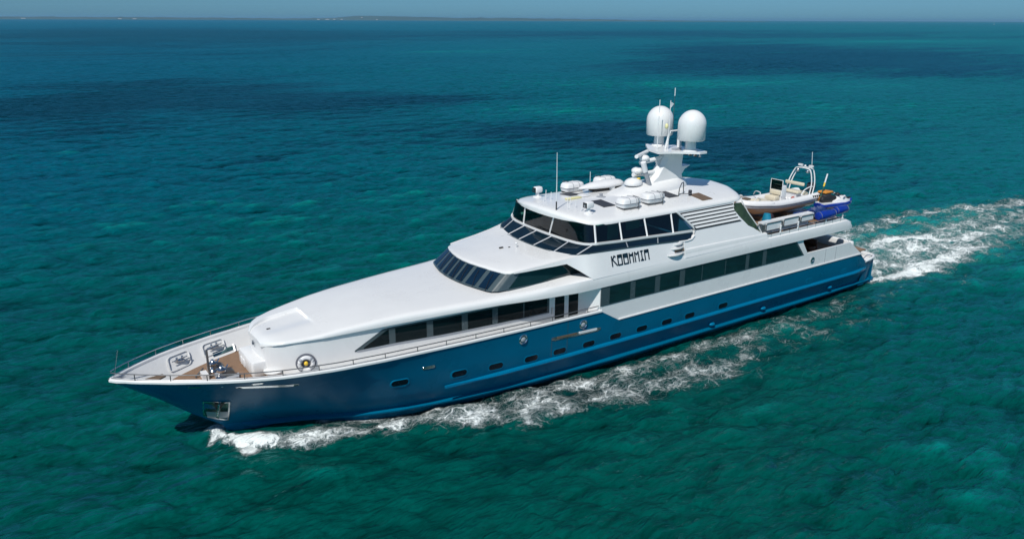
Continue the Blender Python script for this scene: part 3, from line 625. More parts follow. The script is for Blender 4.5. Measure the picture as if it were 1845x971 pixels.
# ------------------------------------------------------------ hand rails around the foredeck
for sg in (-1, 1):
    xs_ = [.05, .25, .6] + list(np.linspace(1.1, 21.7, 48)); h = lambda x: float(I(x, [0, 3, 6, 21.7], [.28, .26, .25, .24]))
    top = [(x, sg * (D(x) - .02), S(x) + .12 + h(x)) for x in xs_]
    bm_ = MB(); bm_.tube(top, .022, 6); bm_.tube([(x, y, z - h(x) + .04) for (x, y, z) in top], .01, 5)
    rl = bm_.build('handrail', CHROME if sg > 0 else DARKRAIL, yacht)
    for x in [.8, 1.97, 3.2, 4.5, 5.9, 7.3, 8.7, 10.1, 11.6, 13.0, 14.5, 16.0, 17.5, 18.8, 19.8, 21.0]:
        if sg > 0 and x > 8: continue
        p0 = (x, sg * (D(x) - .02), S(x) + .1); MB().tube([p0, (x, p0[1], p0[2] + h(x))], .02, 6).build('stanchion', CHROME if sg > 0 else DARKRAIL, rl)
MB().tube([(.15, 0, 3.75), (.42, 0, 4.85)], .018, 6).build('jack_staff', CHROME, yacht)
# cleats in recesses on the inner bulwark faces
def slope(x, t, sg, o=0):
    # point on the inner bulwark face: t from cap (0) to deck (1)
    y0, z0 = D(x) - .2, S(x) + .03; y1, z1 = T(x), ZF
    nrm = Vector((0, -(z0 - z1), (y0 - y1))).normalized()
    return (x, sg * (y0 + (y1 - y0) * t + nrm.y * o), z0 + (z1 - z0) * t + nrm.z * o)
for sg in (-1, 1):
    for x0, x1 in ((2.35, 3.35), (3.95, 5.0)):
        lo = []
        for cx_, ct, a0 in ((x1 - .15, .25, 0), (x0 + .15, .25, 90), (x0 + .15, .62, 180), (x1 - .15, .62, 270)):
            for i in range(5):
                a = math.radians(a0 + 22.5 * i); lo.append((cx_ + .15 * math.cos(a), ct - .12 * math.sin(a)))
        rim = MB().grid([[slope(a, t, sg, -.01) for a, t in lo], [slope(a, t, sg, .03) for a, t in lo], [slope(x0 + .5 + (a - x0 - .5) * .93, .435 + (t - .435) * .95, sg, .03) for a, t in lo], [slope(x0 + .5 + (a - x0 - .5) * .9, .435 + (t - .435) * .92, sg, .004) for a, t in lo]], True)
        rim = rim.build('cleat_recess', WHITE, yacht, angle=30)
        xm = (x0 + x1) / 2; cl = MB()
        cl.ellipsoid(slope(xm, .42, sg, .06), (.24, .1, .06)); 
        for dx in (-.12, .12): cl.lathe(slope(xm + dx, .42, sg, .08), [(.05, 0), (.045, .1), (.07, .12), (.05, .16)], 10)
        cl.tube([slope(xm - .33, .4, sg, .13), slope(xm + .36, .4, sg, .13)], .025, 6); cl.tube([slope(xm + .2, .52, sg, .08), slope(xm + .48, .5, sg, .1)], .03, 6)
        cl.build('cleat', CHROME, rim)
MB().grid([[slope(x, .86, 1, .012), slope(x, .66, 1, .012)] for x in np.linspace(4.35, 5.35, 6)]).build('chafe_plate', mat('polished_plate', (.25, .42, .42), .08, metal=1), yacht, smooth=False)
MB().tube([slope(5.38, .6, 1, .02), slope(5.38, .98, 1, .02)], .05, 8).build('plate_post', WHITE, yacht)
# windlass
wl = MB().box((3.55, .15, ZF + .12), (.25, .5, .24)).build('chain_stopper', WHITE2, yacht, smooth=False)
MB().tube([(3.72, .02, ZF), (3.72, .02, 4.05)], .05, 8).build('davit_post', DARKRAIL, yacht)
MB().tube([(3.72, .02, 4.05), (4.0, .1, 4.05)], .03, 6).build('davit_arm', CHROME, yacht)
for px_, py_, k in ((4.0, .5, 1.), (4.15, -.35, 1.15)):
    b_ = MB().lathe((px_, py_, ZF), [(.22 * k, 0), (.24 * k, .1), (.16 * k, .16), (.12 * k, .3), (.2 * k, .38), (.21 * k, .46), (.1 * k, .52), (.06 * k, .6)], 18)
    o = b_.build('windlass', CHROME, yacht)
    MB().lathe((px_ + .2 * k, py_ - .1, ZF + .22), [(.2 * k, -.07), (.24 * k, -.04), (.18 * k, 0), (.24 * k, .04), (.2 * k, .07)], 16, 'y').build('chain_wheel', DARKRAIL, o)
    MB().box((px_ + .05, py_ + .18 * k, ZF + .1), (.5 * k, .22, .2)).build('gearbox', GREY, o, smooth=False)
    MB().tube([(px_ + .1, py_, ZF + .3), (px_ + .3, py_ + .1, ZF + .55)], .03, 6).build('brake_handle', CHROME, o)
MB().tube([(3.6, .5, ZF + .3), (3.2, .3, ZF + .05)], .035, 6).build('anchor_chain', DARKRAIL, yacht)
MB().prism([(3.95, -.85), (4.75, -.75), (4.85, -.35), (4.2, -.45)], ZF + .02, ZF + .12, 'xy').build('chain_guard', GREY, yacht)
# locker against the house front
lk = MB().rbox((5.62, -.05, 3.1), (.8, 2.1, .72), .12).build('deck_locker', WHITE, yacht)
for y in (.45, .1): MB().rbox((5.21, y, 3.05), (.06, .22, .36), .025).build('vent_cover', WHITE2, lk)
MB().lathe((6.05, -1.35, 3.02), [(.05, -.18), (.3, -.02), (.42, .0), (.42, .05), (.05, .06)], 20).build('deck_step', WHITE, yacht)
MB().box((5.7, .1, 3.85), (.05, .34, .18), ry=0).build('horn', CHROME, yacht, smooth=False)
MB().box((6.4, .1, 4.37), (.16, .1, .03)).build('drain_plate', BLACK, yacht, smooth=False)
# ------------------------------------------------------------ wheelhouse
base = [(15.5, 0), (15.52, .6), (15.62, 1.3), (15.8, 2.0), (15.98, 2.6), (16.12, 2.85), (16.4, 3.02), (16.9, 3.08)]
topc = [(16.38, 0), (16.42, .6), (16.54, 1.3), (16.74, 2.0), (16.96, 2.55), (17.1, 2.78), (17.32, 2.93), (17.8, 2.99)]
bz = lambda y: 5.06 - .0 * y; tz = lambda y: 5.9 - .012 * y * y
def curve(P, n=60):
    d = [0]
    for a, b2 in zip(P, P[1:]): d.append(d[-1] + math.dist(a, b2))
    t = np.linspace(0, d[-1], n); return [(float(I(s, d, [q[0] for q in P])), float(I(s, d, [q[1] for q in P]))) for s in t]
def full(P): return [(x, -y) for x, y in P[::-1]] + list(P[1:])
cb_, ct_ = full(curve(base)), full(curve(topc))
NB = len(cb_)
def ws(i, t, o=0):
    a = Vector((cb_[i][0], cb_[i][1], bz(cb_[i][1]))); b2 = Vector((ct_[i][0], ct_[i][1], tz(ct_[i][1])))
    q = a + (b2 - a) * t
    nx = Vector((-1, q.y * .35, .8)).normalized() if abs(q.y) < 2.7 else Vector((-.5, math.copysign(1, q.y), .4)).normalized()
    return q + nx * o
wf = MB().grid([[ws(i, t) for t in (0, .5, 1)] for i in range(NB)]).build('windscreen_frame', FRAME, yacht)
bounds = [-2.75, -1.95, -1.1, -.36, .36, 1.1, 1.95, 2.75]
def idx(y): return min(range(NB), key=lambda i: abs(cb_[i][1] - y))
for a, b2 in zip(bounds, bounds[1:]):
    i0, i1 = idx(a + .05), idx(b2 - .05)
    i0 += 1; i1 -= 1
    MB().grid([[ws(i, t, .02) for t in (.07, .5, .93)] for i in range(i0, i1 + 1)]).build('windscreen_pane', GLASSB, yacht)
    im = (i0 + i1) // 2
    if -2.7 < a and b2 < 2.7 or a < -1:
        MB().tube([ws(i0 + 1, .0, .05), ws(im, .45, .05), ws(im + 1, .8, .05)], .012, 5).build('wiper', BLACK, yacht)
# wheelhouse side glass and body
whx = [16.9, 18, 19, 20, 21.5]; why = [3.08, 3.14, 3.17, 3.19, 3.2]
for sg in (-1, 1):
    R = [[(16.88 + 4.7 * s_, sg * float(I(16.88 + 4.7 * s_, whx, why)), 5.04), (17.75 + 2.5 * s_, sg * (2.99 + .1 * s_), 5.79 + .14 * s_)] for s_ in np.linspace(0, 1, 14)]
    o = MB().grid(R).build('wheelhouse_side_glass', GLASSD, yacht)
    MB().grid([[(x, sg * (float(I(x, whx, why)) + .015), 5.03), (x, sg * (float(I(x, whx, why)) + .0), 5.1)] for x in np.linspace(16.9, 21.5, 12)]).build('glass_sill', FRAME, o)
# forward roof (over the wheelhouse)
rx = [17.1, 17.3, 18, 19, 20, 20.6, 21.3]; ry = [2.86, 2.98, 3.08, 3.2, 3.4, 3.55, 3.78]; rz = [5.83, 5.86, 5.92, 6.02, 6.14, 6.22, 6.3]
front = full(curve([(16.22, 0), (16.26, .6), (16.4, 1.3), (16.62, 2.0), (16.84, 2.5), (17.0, 2.76), (17.2, 2.9), (17.5, 3.0), (18, 3.1), (19, 3.22), (20, 3.42), (20.7, 3.6), (21.3, 3.8)], 90))
def roofz(x, y):
    e = float(I(x, rx, ry)); ez = float(I(x, rx, rz)); cz_ = float(I(x, [16.2, 17.3, 19, 21], [5.95, 6.02, 6.12, 6.16]))
    k = min(1, abs(y) / e); return cz_ + (ez - cz_) * k ** 2
b_ = MB(); R = []
for t in (1, .985, .96, .85, .7, .5, .3, .1, 0.0):
    row = []
    for x, y in front:
        yy = y * t; xx = 21.3 + (x - 21.3) * (t if abs(y) < 3.05 else 1) if False else x + (21.3 - x) * (1 - t)
        row.append((xx, yy, roofz(xx, yy) - (.05 if t == 1 else (.015 if t == .985 else 0))))
    R.append(row)
R = [[(x + .03, y * .985, roofz(x, y) - .13) for x, y in front], [(x, y, roofz(x, y) - .1) for x, y in front]] + R
b_.grid(R); b_.build('wheelhouse_roof', WHITE, yacht, angle=50)
MB().tube([(19.3, -.3, 6.1), (19.3, -.3, 6.3)], .02, 6).ellipsoid((19.3, -.3, 6.34), (.07, .07, .06)).build('roof_light', WHITE2, yacht)
MB().box((18.6, .05, 6.13), (.22, .1, .05)).box((19.0, -.1, 6.12), (.1, .06, .05)).build('wiper_motor', BLACK, yacht, smooth=False)
# side walls of the upper deck carrying the name
def aw(z): return -4.1 + (z - 5.4) * .3
def sidey(x, z):
    k = float(I(x, [17.3, 18, 19, 20, 20.7, 21.3], [.0, .12, .28, .5, .72, 1])); y0 = -(3.07 - (z - 5.8) * .1)
    return y0 + (aw(z) - y0) * k
bot = lambda x: float(I(x, [17.3, 18.2, 19.4, 20.1, 20.75, 21.3, 28.3], [5.79, 5.82, 5.87, 5.92, 5.5, 5.08, 5.1]))
topn = lambda x: float(I(x, [17.3, 18, 19, 20, 20.6, 21.3, 23.2, 25.6, 28.0, 28.3], [5.84, 5.92, 6.02, 6.14, 6.22, 6.31, 6.25, 6.14, 6.0, 6.0]))
for sg in (-1, 1):
    R = []
    for x in list(np.linspace(17.3, 20.1, 14)) + [20.4, 20.75, 21.0, 21.3] + list(np.linspace(22, 28.3, 10)):
        zb2, zt2 = bot(x), topn(x); R.append([(x, -sg * sidey(x, z), z) for z in np.linspace(zb2, zt2, 4)] + [(x, -sg * (sidey(x, zt2) + .12), zt2 - .0), (x, -sg * (sidey(x, zb2) + .15), zb2)])
    MB().grid(R, True, True).build('upper_side', WHITE, yacht, angle=35)
    # reveal behind the slanted forward edge
# name lettering: blocky capitals as strokes on the side wall
def L(u, v, o=.0): return (u, aw(v) - o, v)
def stroke(mb, pts, wd):
    # pts in metres (x, z) on the wall
    for (a, b2), (c_, d_) in zip(pts, pts[1:]):
        dx, dz = c_ - a, d_ - b2; l = math.hypot(dx, dz); nx_, nz_ = -dz / l * wd / 2, dx / l * wd / 2; ex, ez = dx / l * wd * .3, dz / l * wd * .3
        P4 = [(a + nx_ - ex, b2 + nz_ - ez), (a - nx_ - ex, b2 - nz_ - ez), (c_ - nx_ + ex, d_ - nz_ + ez), (c_ + nx_ + ex, d_ + nz_ + ez)]
        mb.add([L(x, z, .003) for x, z in P4] + [L(x, z, .018) for x, z in P4], [(0, 1, 2, 3), (4, 5, 6, 7), (0, 1, 5, 4), (1, 2, 6, 5), (2, 3, 7, 6), (3, 0, 4, 7)])
glyphs = {
 'K': [[(0, 0), (0, 1)], [(.12, .62), (.55, 1), (.8, .9)], [(.15, .66), (1.0, 0)]],
 'O': [[(0, 0), (0, 1), (1, 1), (1, 0), (0, 0)], [(0, .9), (1, .9)], [(0, .8), (1, .8)]],
 'S': [[(.05, 0), (1, 0), (1, .68), (0, .72), (0, 1), (1, 1), (1, .72)], [(.05, 0), (.05, .68)], [(0, .86), (1, .86)]],
 'H': [[(0, 0), (0, 1)], [(1, 0), (1, 1)], [(0, .74), (1, .74)], [(0, .82), (1, .82)]],
 'M': [[(0, 0), (0, 1)], [(1, 0), (1, 1)], [(0, .98), (.5, .74), (1, .98)]],
 'I': [[(.5, 0), (.5, 1)], [(.1, .03), (.95, .03)], [(.15, .99), (.9, .99)], [(.35, .12), (.65, .12)]],
 'N': [[(0, 0), (0, 1), (1, 1), (1, 0)], [(0, .9), (1, .9)], [(0, .8), (1, .8)]]}
for ch, x0, x1 in (('K', 22.62, 22.93), ('O', 23.02, 23.28), ('S', 23.4, 23.68), ('H', 23.81, 24.04), ('M', 24.18, 24.43), ('I', 24.55, 24.75), ('N', 24.86, 25.12)):
    b_ = MB(); z0 = float(I(x0, [22.6, 25.1], [5.51, 5.47])); h_ = .47
    for st in glyphs[ch]: stroke(b_, [(x0 + (x1 - x0) * a, z0 + h_ * v) for a, v in st], .072)
    b_.build('name_letter', NAME, yacht, smooth=False)

# ------------------------------------------------------------ sky lounge
lb_ = [(20.15, 0, 6.14), (20.18, .9, 6.14), (20.28, 1.9, 6.12), (20.42, 2.6, 6.12), (20.6, 3.1, 6.17), (20.85, 3.5, 6.24), (21.25, 3.8, 6.32), (23.2, 3.845, 6.26), (25.6, 3.88, 6.15), (27.9, 3.92, 6.0), (28.3, 3.93, 6.0)]
rl_ = [(21.22, 0, 6.6), (21.24, .9, 6.6), (21.29, 1.9, 6.6), (21.36, 2.7, 6.62), (21.45, 3.15, 6.65), (21.58, 3.45, 6.68), (21.8, 3.68, 6.72), (23.27, 3.72, 6.64), (25, 3.74, 6.58), (26.9, 3.77, 6.49), (28.5, 3.79, 6.43)]
gt_ = [(21.12, 0, 7.72), (21.16, .9, 7.7), (21.26, 1.9, 7.66), (21.4, 2.6, 7.62), (21.52, 2.98, 7.6), (21.7, 3.25, 7.6), (21.9, 3.4, 7.6), (23.5, 3.44, 7.56), (25.2, 3.45, 7.54), (27.4, 3.46, 7.52), (27.5, 3.46, 7.52)]
def dens(P, n=8):
    o = []
    for a, b2 in zip(P, P[1:]):
        for k in range(n): o.append(tuple(a[i] + (b2[i] - a[i]) * k / n for i in range(3)))
    o.append(P[-1]); return o
lbd, rld, gtd = dens(lb_), dens(rl_), dens(gt_)
def mir(P, sg): return [(x, sg * y, z) for x, y, z in P]
def fl3(P): return [(x, -y, z) for x, y, z in P[::-1]] + P[1:]
LB, RL, GT = fl3(lbd), fl3(rld), fl3(gtd)
MB().grid([LB, [tuple(Vector(a) * .12 + Vector(b2) * .88) for a, b2 in zip(LB, RL)]]).build('lounge_lower_glass', mat('lower_glass', (.003, .011, .02), .05, noise=.5, nscale=1.2, spec=.6), yacht)
MB().grid([RL, GT]).build('lounge_upper_glass', CLEAR, yacht)
def rail_strip(P, h, o, name, m, o2=None):
    V = []
    for i, (x, y, z) in enumerate(P):
        a = Vector(P[max(i - 1, 0)]); c_ = Vector(P[min(i + 1, len(P) - 1)]); t = (c_ - a); nrm = Vector((t.y, -t.x, 0)).normalized() * 1
        nrm = -nrm if nrm.dot(Vector((x - 24, y, 0))) < 0 else nrm
        if x > 22: nrm = Vector((0, math.copysign(1, y), 0))
        q = Vector((x, y, z)); V.append([q + nrm * (-.03) + Vector((0, 0, h / 2)), q + nrm * o + Vector((0, 0, h / 2)), q + nrm * o - Vector((0, 0, h / 2)), q - nrm * .03 - Vector((0, 0, h / 2))])
    return MB().grid(V, True, True).build(name, m, yacht, angle=50)
rail_strip(RL, .11, .07, 'lounge_rail', WHITE)
rail_strip([(x, y, z - .085) for x, y, z in RL], .06, .05, 'rail_shadow_gap', FRAME)
rail_strip([(x, y, z + .01) for x, y, z in LB], .05, .03, 'lower_glass_trim', FRAME)
def lerp3(a, b2, t): return tuple(a[i] + (b2[i] - a[i]) * t for i in range(3))
def near(P, fn): return min(range(len(P)), key=lambda i: fn(P[i]))
# mullions, upper
for key, v in (('y', 1.7), ('y', -.9 + 0), ('y', -.9), ('c', -1), ('x', 23.5), ('x', 25.2), ('x', 27.15)):
    pass
def mull(P0, P1, fn0, fn1, r, m, nm):
    a, b2 = P0[near(P0, fn0)], P1[near(P1, fn1)]; MB().tube([a, b2], r, 4).build(nm, m, yacht, smooth=False)
for y0, y1 in ((1.85, 1.1 + .5), (-.55, -1.0), (-3.68, -3.4), (3.68, 3.4), (.0 + .65, .45)):
    if abs(y0 - .65) < .01: continue
    fa = (lambda p, q=y0: abs(p[1] - q) + (p[0] - 21) * .05); fb = (lambda p, q=y1: abs(p[1] - q) + (p[0] - 21) * .05)
    mull(RL, GT, fa, fb, .055, WHITE, 'window_post')
for sg in (-1, 1):
    for xx in (23.48, 25.2, 27.15):
        f1 = lambda p, q=xx, s_=sg: abs(p[0] - q) + (10 if p[1] * s_ < 2 else 0)
        mull(RL, GT, f1, f1, .055, WHITE, 'window_post')
    for xx in (23.7, 26.0):
        f1 = lambda p, q=xx, s_=sg: abs(p[0] - q) + (10 if p[1] * s_ < 2 else 0)
        mull(LB, RL, f1, f1, .035, GREY, 'glass_mullion')
for y0, y1 in ((2.0, 1.6), (.8, .5), (-.6, -.85), (-2.1, -2.2), (-3.4, -3.62), (2.9, 3.0)):
    fa = (lambda p, q=y0: abs(p[1] - q) + (p[0] - 20) * .05); fb = (lambda p, q=y1: abs(p[1] - q) + (p[0] - 20) * .05)
    mull(LB, RL, fa, fb, .035, GREY, 'glass_mullion')
# interior seen through the glass
MB().prism([(21.2, -2.5), (21.2, 2.5), (21.7, 3.4), (27.6, 3.5), (27.6, -3.5), (21.7, -3.4)], 6.2, 6.3, 'xy').build('lounge_floor', DARKGREY, yacht)
MB().box((27.9, 0, 6.9), (.1, 6.6, 1.2)).build('lounge_bulkhead', mat('bulkhead_panel', (.1, .16, .14), .5, noise=.3), yacht, smooth=False)
MB().rbox((22.3, 0, 6.65), (.6, 4.5, .5), .1).build('helm_console', DARKGREY, yacht)
MB().rbox((25.2, 1.2, 6.6), (3.0, 1.2, .6), .15).build('lounge_sofa', CREAM, yacht)
MB().rbox((26.3, -1.8, 6.7), (1.0, .8, .08), .03).build('lounge_table', WHITE2, yacht)
MB().box((23.3, -3.2, 7.05), (.7, .05, .9)).build('curtain', GREYW, yacht, smooth=False)
MB().box((24.6, -3.25, 7.25), (.9, .04, .55)).build('window_blind', GREYW, yacht, smooth=False)
# hardtop
out = curve([(20.93, 0), (20.98, .9), (21.12, 1.8), (21.4, 2.6), (21.72, 3.1), (22.15, 3.38), (23, 3.46), (26, 3.5), (31.8, 3.5), (32.55, 3.42), (32.95, 3.2), (33.3, 2.7), (33.8, 1.6), (34.0, 0)], 100)
O2 = [(x, -y) for x, y in out[::-1]] + out[1:-1]
rzf = lambda y: 8.04 - .026 * y * y
R = []
for k, dz, flat in ((.0, 0, 0), (.3, 0, 0), (.6, 0, 0), (.8, 0, 0), (.9, -.0, 0), (.95, -.015, 0), (.98, -.05, 0), (1.0, -.12, 0), (1.003, -.2, 0), (1.0, 0, 7.6), (.985, 0, 7.56), (.93, 0, 7.55)):
    row = []
    for x, y in O2:
        X_, Y_ = 27.4 + (x - 27.4) * k, y * k
        z = flat if flat else rzf(Y_) + dz
        if flat and x < 22: z += .04
        row.append((X_, Y_, z))
    R.append(row)
MB().grid(R, True).build('hardtop', WHITE, yacht, angle=50)
MB().prism([(x * .96 + 27.4 * .04, y * .96) for x, y in O2], 7.555, 7.57, 'xy').build('headlining', WHITE2, yacht)
# aft side walls with louvres
def awp(u, v, q): return (u, (aw(v) - q), v)
for sg in (-1, 1):
    fn = (lambda u, v, q: awp(u, v, q)) if sg < 0 else (lambda u, v, q: (u, -aw(v) + q, v))
    poly = [(27.5, 7.56), (28.62, 6.62), (28.66, 6.42), (28.58, 6.2), (28.35, 6.03), (28.1, 5.98), (27.7, 5.98), (27.7, 5.1), (34.6, 5.15), (34.35, 5.46), (34.0, 5.55), (33.45, 5.9), (33.01, 6.1), (32.36, 6.7), (32.05, 7.05), (31.98, 7.25), (32.1, 7.5), (32.2, 7.58)]
    MB().prism(poly, .02, -.15, fn=fn).build('funnel_side', WHITE, yacht, smooth=False)
    e = MB().tube([fn(u, v, .03) for u, v in ((27.5, 7.56), (28.0, 7.15), (28.62, 6.6), (28.68, 6.42), (28.6, 6.18), (28.35, 6.02), (28.0, 5.98), (27.4, 6.0))], .055, 6).build('window_bezel', WHITE, yacht)
    lv = MB().prism([(27.75, 7.45), (32.0, 7.45), (31.95, 7.2), (32.3, 6.55), (32.5, 6.42), (28.75, 6.42), (28.5, 6.7)], .022, .034, fn=fn).build('louvre_recess', LBLUE, yacht, smooth=False)
    for k in range(5):
        z0 = 7.375 - k * .187; xa = 27.85 + k * .21; xb = 32.0 + (.0, -.03, .05, .2, .33)[k]
        def lf(u, v, q, fn=fn): return fn(u, v, q)
        P_ = [fn(xa, z0, .035), fn(xb, z0, .035), fn(xb + .03, z0 - .1, .06), fn(xa + .12, z0 - .1, .06), fn(xa, z0 + .0, .02), fn(xb, z0, .02), fn(xb + .03, z0 - .11, .02), fn(xa + .12, z0 - .11, .02)]
        MB().add(P_, [(0, 1, 2, 3), (4, 5, 6, 7), (0, 1, 5, 4), (2, 3, 7, 6), (0, 3, 7, 4), (1, 2, 6, 5)]).build('louvre_slat', WHITE, lv, smooth=False)
    MB().prism([(32.12, 7.42), (32.75, 7.4), (33.15, 6.8), (33.75, 6.02), (34.05, 5.6), (33.45, 5.9), (33.01, 6.1), (32.36, 6.7), (32.05, 7.05), (32.0, 7.25)], -.03, -.06, fn=fn).build('wing_glass', OLIVE, yacht, smooth=False)
    MB().tube([fn(32.8, 7.5, -.03), fn(33.2, 6.8, -.03), fn(33.8, 6.02, -.03), fn(34.15, 5.5, -.03)], .03, 6).build('wing_frame', WHITE, yacht)
# engine air scoops forward of the louvre wall
for z, x0, x1, d_ in ((5.92, 27.0, 27.75, .16), (5.72, 26.75, 27.75, .2), (5.42, 26.4, 27.75, .24)):
    seg = [(x0 + (x1 - x0) * t, -d_ * math.sin(math.pi * min(1, t * 1.15)) ** .6) for t in np.linspace(0, .87, 9)] + [(x1, -.02), (x0, 0)]
    MB().prism([(x, aw(z) + y) for x, y in seg], z - .03, z + .03, 'xy').build('air_scoop', WHITE, yacht, smooth=False)
    MB().prism([(x0 + .15, aw(z) - .01), (x1 - .08, aw(z) - .01), (x1 - .1, aw(z) - .06), (x0 + .25, aw(z) - .05)], z - .14, z - .03, 'xy').build('scoop_underside', GREY, yacht, smooth=False)
MB().prism([(27.0, 5.5), (27.0, 5.64), (27.68, 5.64), (27.68, 5.5)], -.01, .03, fn=awp).build('scoop_grille', BROWNH, yacht, smooth=False)
MB().prism([(27.7, 5.5), (27.7, 5.98), (27.78, 5.98), (27.78, 5.5)], .0, .07, fn=awp).build('pilaster', WHITE, yacht, smooth=False)

# ------------------------------------------------------------ mast
md = MB()
R = []
for t in np.linspace(0, 1, 17):
    x = 25.4 + 6.5 * t; hw = 1.05 * math.sin(math.pi * min(1, .12 + t * .8)) ** .7; hz = .75 * float(I(t, [0, .15, .35, .8, .93, 1], [.05, .4, .72, .95, .75, .05])); hw *= float(I(t, [0, .1, .9, 1], [.35, 1, 1, .4]))
    R.append([(x, hw * math.cos(math.pi * k / 12), 7.9 + hz * max(math.sin(math.pi * k / 12), 0) ** .8) for k in range(13)])
md.grid(R, True, True); md.build('mast_fairing', WHITE, yacht, angle=60)
R = []
for z, xa, xb, hw in ((8.2, 28.0, 31.15, .42), (8.75, 28.9, 31.0, .36), (9.4, 29.4, 31.0, .34), (10.15, 29.8, 31.0, .42)):
    R.append([(xa, -hw * .5, z), (xa + .25, -hw, z), (xb, -hw, z), (xb, hw, z), (xa + .25, hw, z), (xa, hw * .5, z)])
MB().grid(R, True, True).build('mast_pylon', WHITE, yacht, angle=30)
MB().prism([(28.75, -.6), (29.1, .6), (30.2, 1.95), (31.2, 2.0), (31.4, .8), (31.5, -.8), (31.25, -1.95), (30.7, -1.95), (29.6, -.95)], 10.13, 10.25, 'xy').build('mast_platform', WHITE, yacht, smooth=False)
for sg in (-1, 1):
    o = MB().lathe((30.62, sg * 1.27, 10.25), [(.42, 0), (.42, .05), (.3, .1), (.28, .62)], 24).build('dome_pedestal', WHITE2, yacht)
    prof = [(.05, .6), (.72, .6), (.78, .65), (.79, 1.45)] + [(.79 * math.cos(a), 1.45 + .84 * math.sin(a)) for a in np.linspace(.12, 1.56, 14)]
    MB().lathe((30.62, sg * 1.27, 10.25), prof, 40).build('radome', WHITE, yacht, angle=60)
# forward arms with radars
def arm(P, r, nm='radar_arm'): return MB().tube(P, r, 8).build(nm, WHITE, yacht)
arm([(29.9, 0, 9.95), (29.5, 0, 9.75), (28.0, 0, 9.62)], .13)
arm([(29.3, 0, 9.02), (28.9, 0, 8.98), (27.5, 0, 8.98)], .13)
MB().prism([(29.2, 9.62), (29.6, 9.62), (29.35, 9.3)], -.06, .06).prism([(28.2, 8.95), (29.2, 8.95), (28.6, 8.6)], -.06, .06).build('arm_web', WHITE, yacht)
ra = MB().ellipsoid((28.3, 0, 9.85), (.3, .3, .2)).build('radar', WHITE, yacht)
MB().tube([(27.95, 1.0, 10.06), (28.65, -1.0, 10.06)][::1] if False else [(27.35, -.35, 10.08), (29.0, .55, 10.1)], .11, 8).build('scanner_bar', WHITE2, ra)
MB().ellipsoid((27.8, 0, 9.2), (.34, .34, .2)).build('radar', WHITE, yacht)
MB().ellipsoid((27.55, .0, 8.5), (.55, .5, .32), z0=-.2).build('satellite_dome', WHITE, yacht)
MB().ellipsoid((27.75, -.2, 8.78), (.12, .1, .05)).build('nav_beacon', YELLOW, yacht)
MB().tube([(27.75, -.5, 9.75), (27.95, -.5, 9.2)], .16, 10).build('mast_camera', WHITE2, yacht)
MB().tube([(27.95, -.5, 9.2), (28.4, -.5, 8.25)], .13, 8).build('loudhailer', GREY, yacht)
MB().prism([(30.95, 8.75), (30.95, 9.15), (31.75, 9.18), (31.3, 9.0), (31.1, 8.75)], -.3, .3).build('aft_bracket', WHITE, yacht, smooth=False)
goal = [(29.9, .0, 10.25), (30.15, -.05, 11.25), (30.85, -.05, 11.25), (30.85, -.1, 10.25)]
MB().tube(goal[:2], .07, 8).tube(goal[1:3], .05, 8).tube(goal[2:], .08, 8).build('mast_gantry', WHITE, yacht)
for (x, y, z0, z1, r) in ((29.35, .1, 10.2, 13.05, .022), (29.95, -.15, 10.2, 13.0, .022), (30.5, .1, 11.2, 13.6, .014), (31.2, -.3, 10.2, 11.0, .02), (31.2, .1, 10.2, 10.9, .02)):
    MB().tube([(x, y, z0), (x, y, z1)], r, 6).build('mast_aerial', WHITE2 if r > .015 else DARKRAIL, yacht)
MB().tube([(30.5, .1, 13.2), (30.5, .1, 13.65)], .025, 6).build('aerial_tip', WHITE2, yacht)
MB().ellipsoid((29.85, -.05, 11.55), (.1, .1, .16)).build('steaming_light', PALEY, yacht)
MB().prism([(30.0, 12.6), (30.2, 12.8), (30.02, 12.9)], -.17, -.14).build('burgee', WHITE2, yacht, smooth=False)
for k in range(6): MB().lathe((30.85 + .1 * (k % 2), -.7 - .2 * k, 9.98), [(.03, .1), (.05, .02), (.1, -.05)], 8).build('deck_flood_light', CHROME if k % 2 else BROWNH, yacht)
MB().ellipsoid((30.8, -.35, 10.75), (.07, .07, .07)).tube([(30.8, -.35, 10.25), (30.8, -.35, 10.7)], .015, 5).build('anemometer', WHITE2, yacht)
MB().box((30.2, -.6, 10.3), (.5, .3, .1)).build('junction_box', GREY, yacht, smooth=False)
# ------------------------------------------------------------ roof fittings
for sg in (-1, 1):
    y = sg * 2.22; z = rzf(y) - .0; x = 22.45
    s_ = MB().lathe((x, y, z - .03), [(.26, 0), (.25, .06), (.12, .1), (.09, .28)], 18).build('searchlight', WHITE2, yacht)
    MB().rbox((x + .02, y, z + .42), (.5, .36, .34), .1).build('lamp_housing', WHITE2, s_)
    MB().box((x - .235, y, z + .42), (.03, .28, .26)).build('lens', BLACK, s_, smooth=False); MB().box((x - .255, y, z + .41), (.012, .12, .13)).build('lens_glint', CHROME, s_, smooth=False)
an = MB().tube([(21.28, -1.05, rzf(1) - .02), (21.28, -1.05, rzf(1) + .42)], .035, 8).build('whip_aerial', BLACK, yacht)
MB().tube([(21.28, -1.05, rzf(1) + .42), (21.28, -1.05, rzf(1) + 1.4), (21.26, -1.05, 10.95)], .03, 6, r1=.014).build('whip', WHITE2, an)
for x, y, h_ in ((22.33, 1.29, .5), (22.42, .94, .42), (21.8, .75, .25), (22.6, -.3, .3), (22.46, -.69, .45), (22.37, -1.25, .42), (22.28, -1.85, .48), (21.84, -1.32, .2)):
    MB().tube([(x, y, rzf(y) - .02), (x + .02, y, rzf(y) + h_)], .018, 5).build('roof_aerial', WHITE2, yacht)
MB().tube([(26.2, 2.2, 7.9), (26.2, 2.2, 8.95)], .018, 5).build('roof_aerial', WHITE2, yacht)
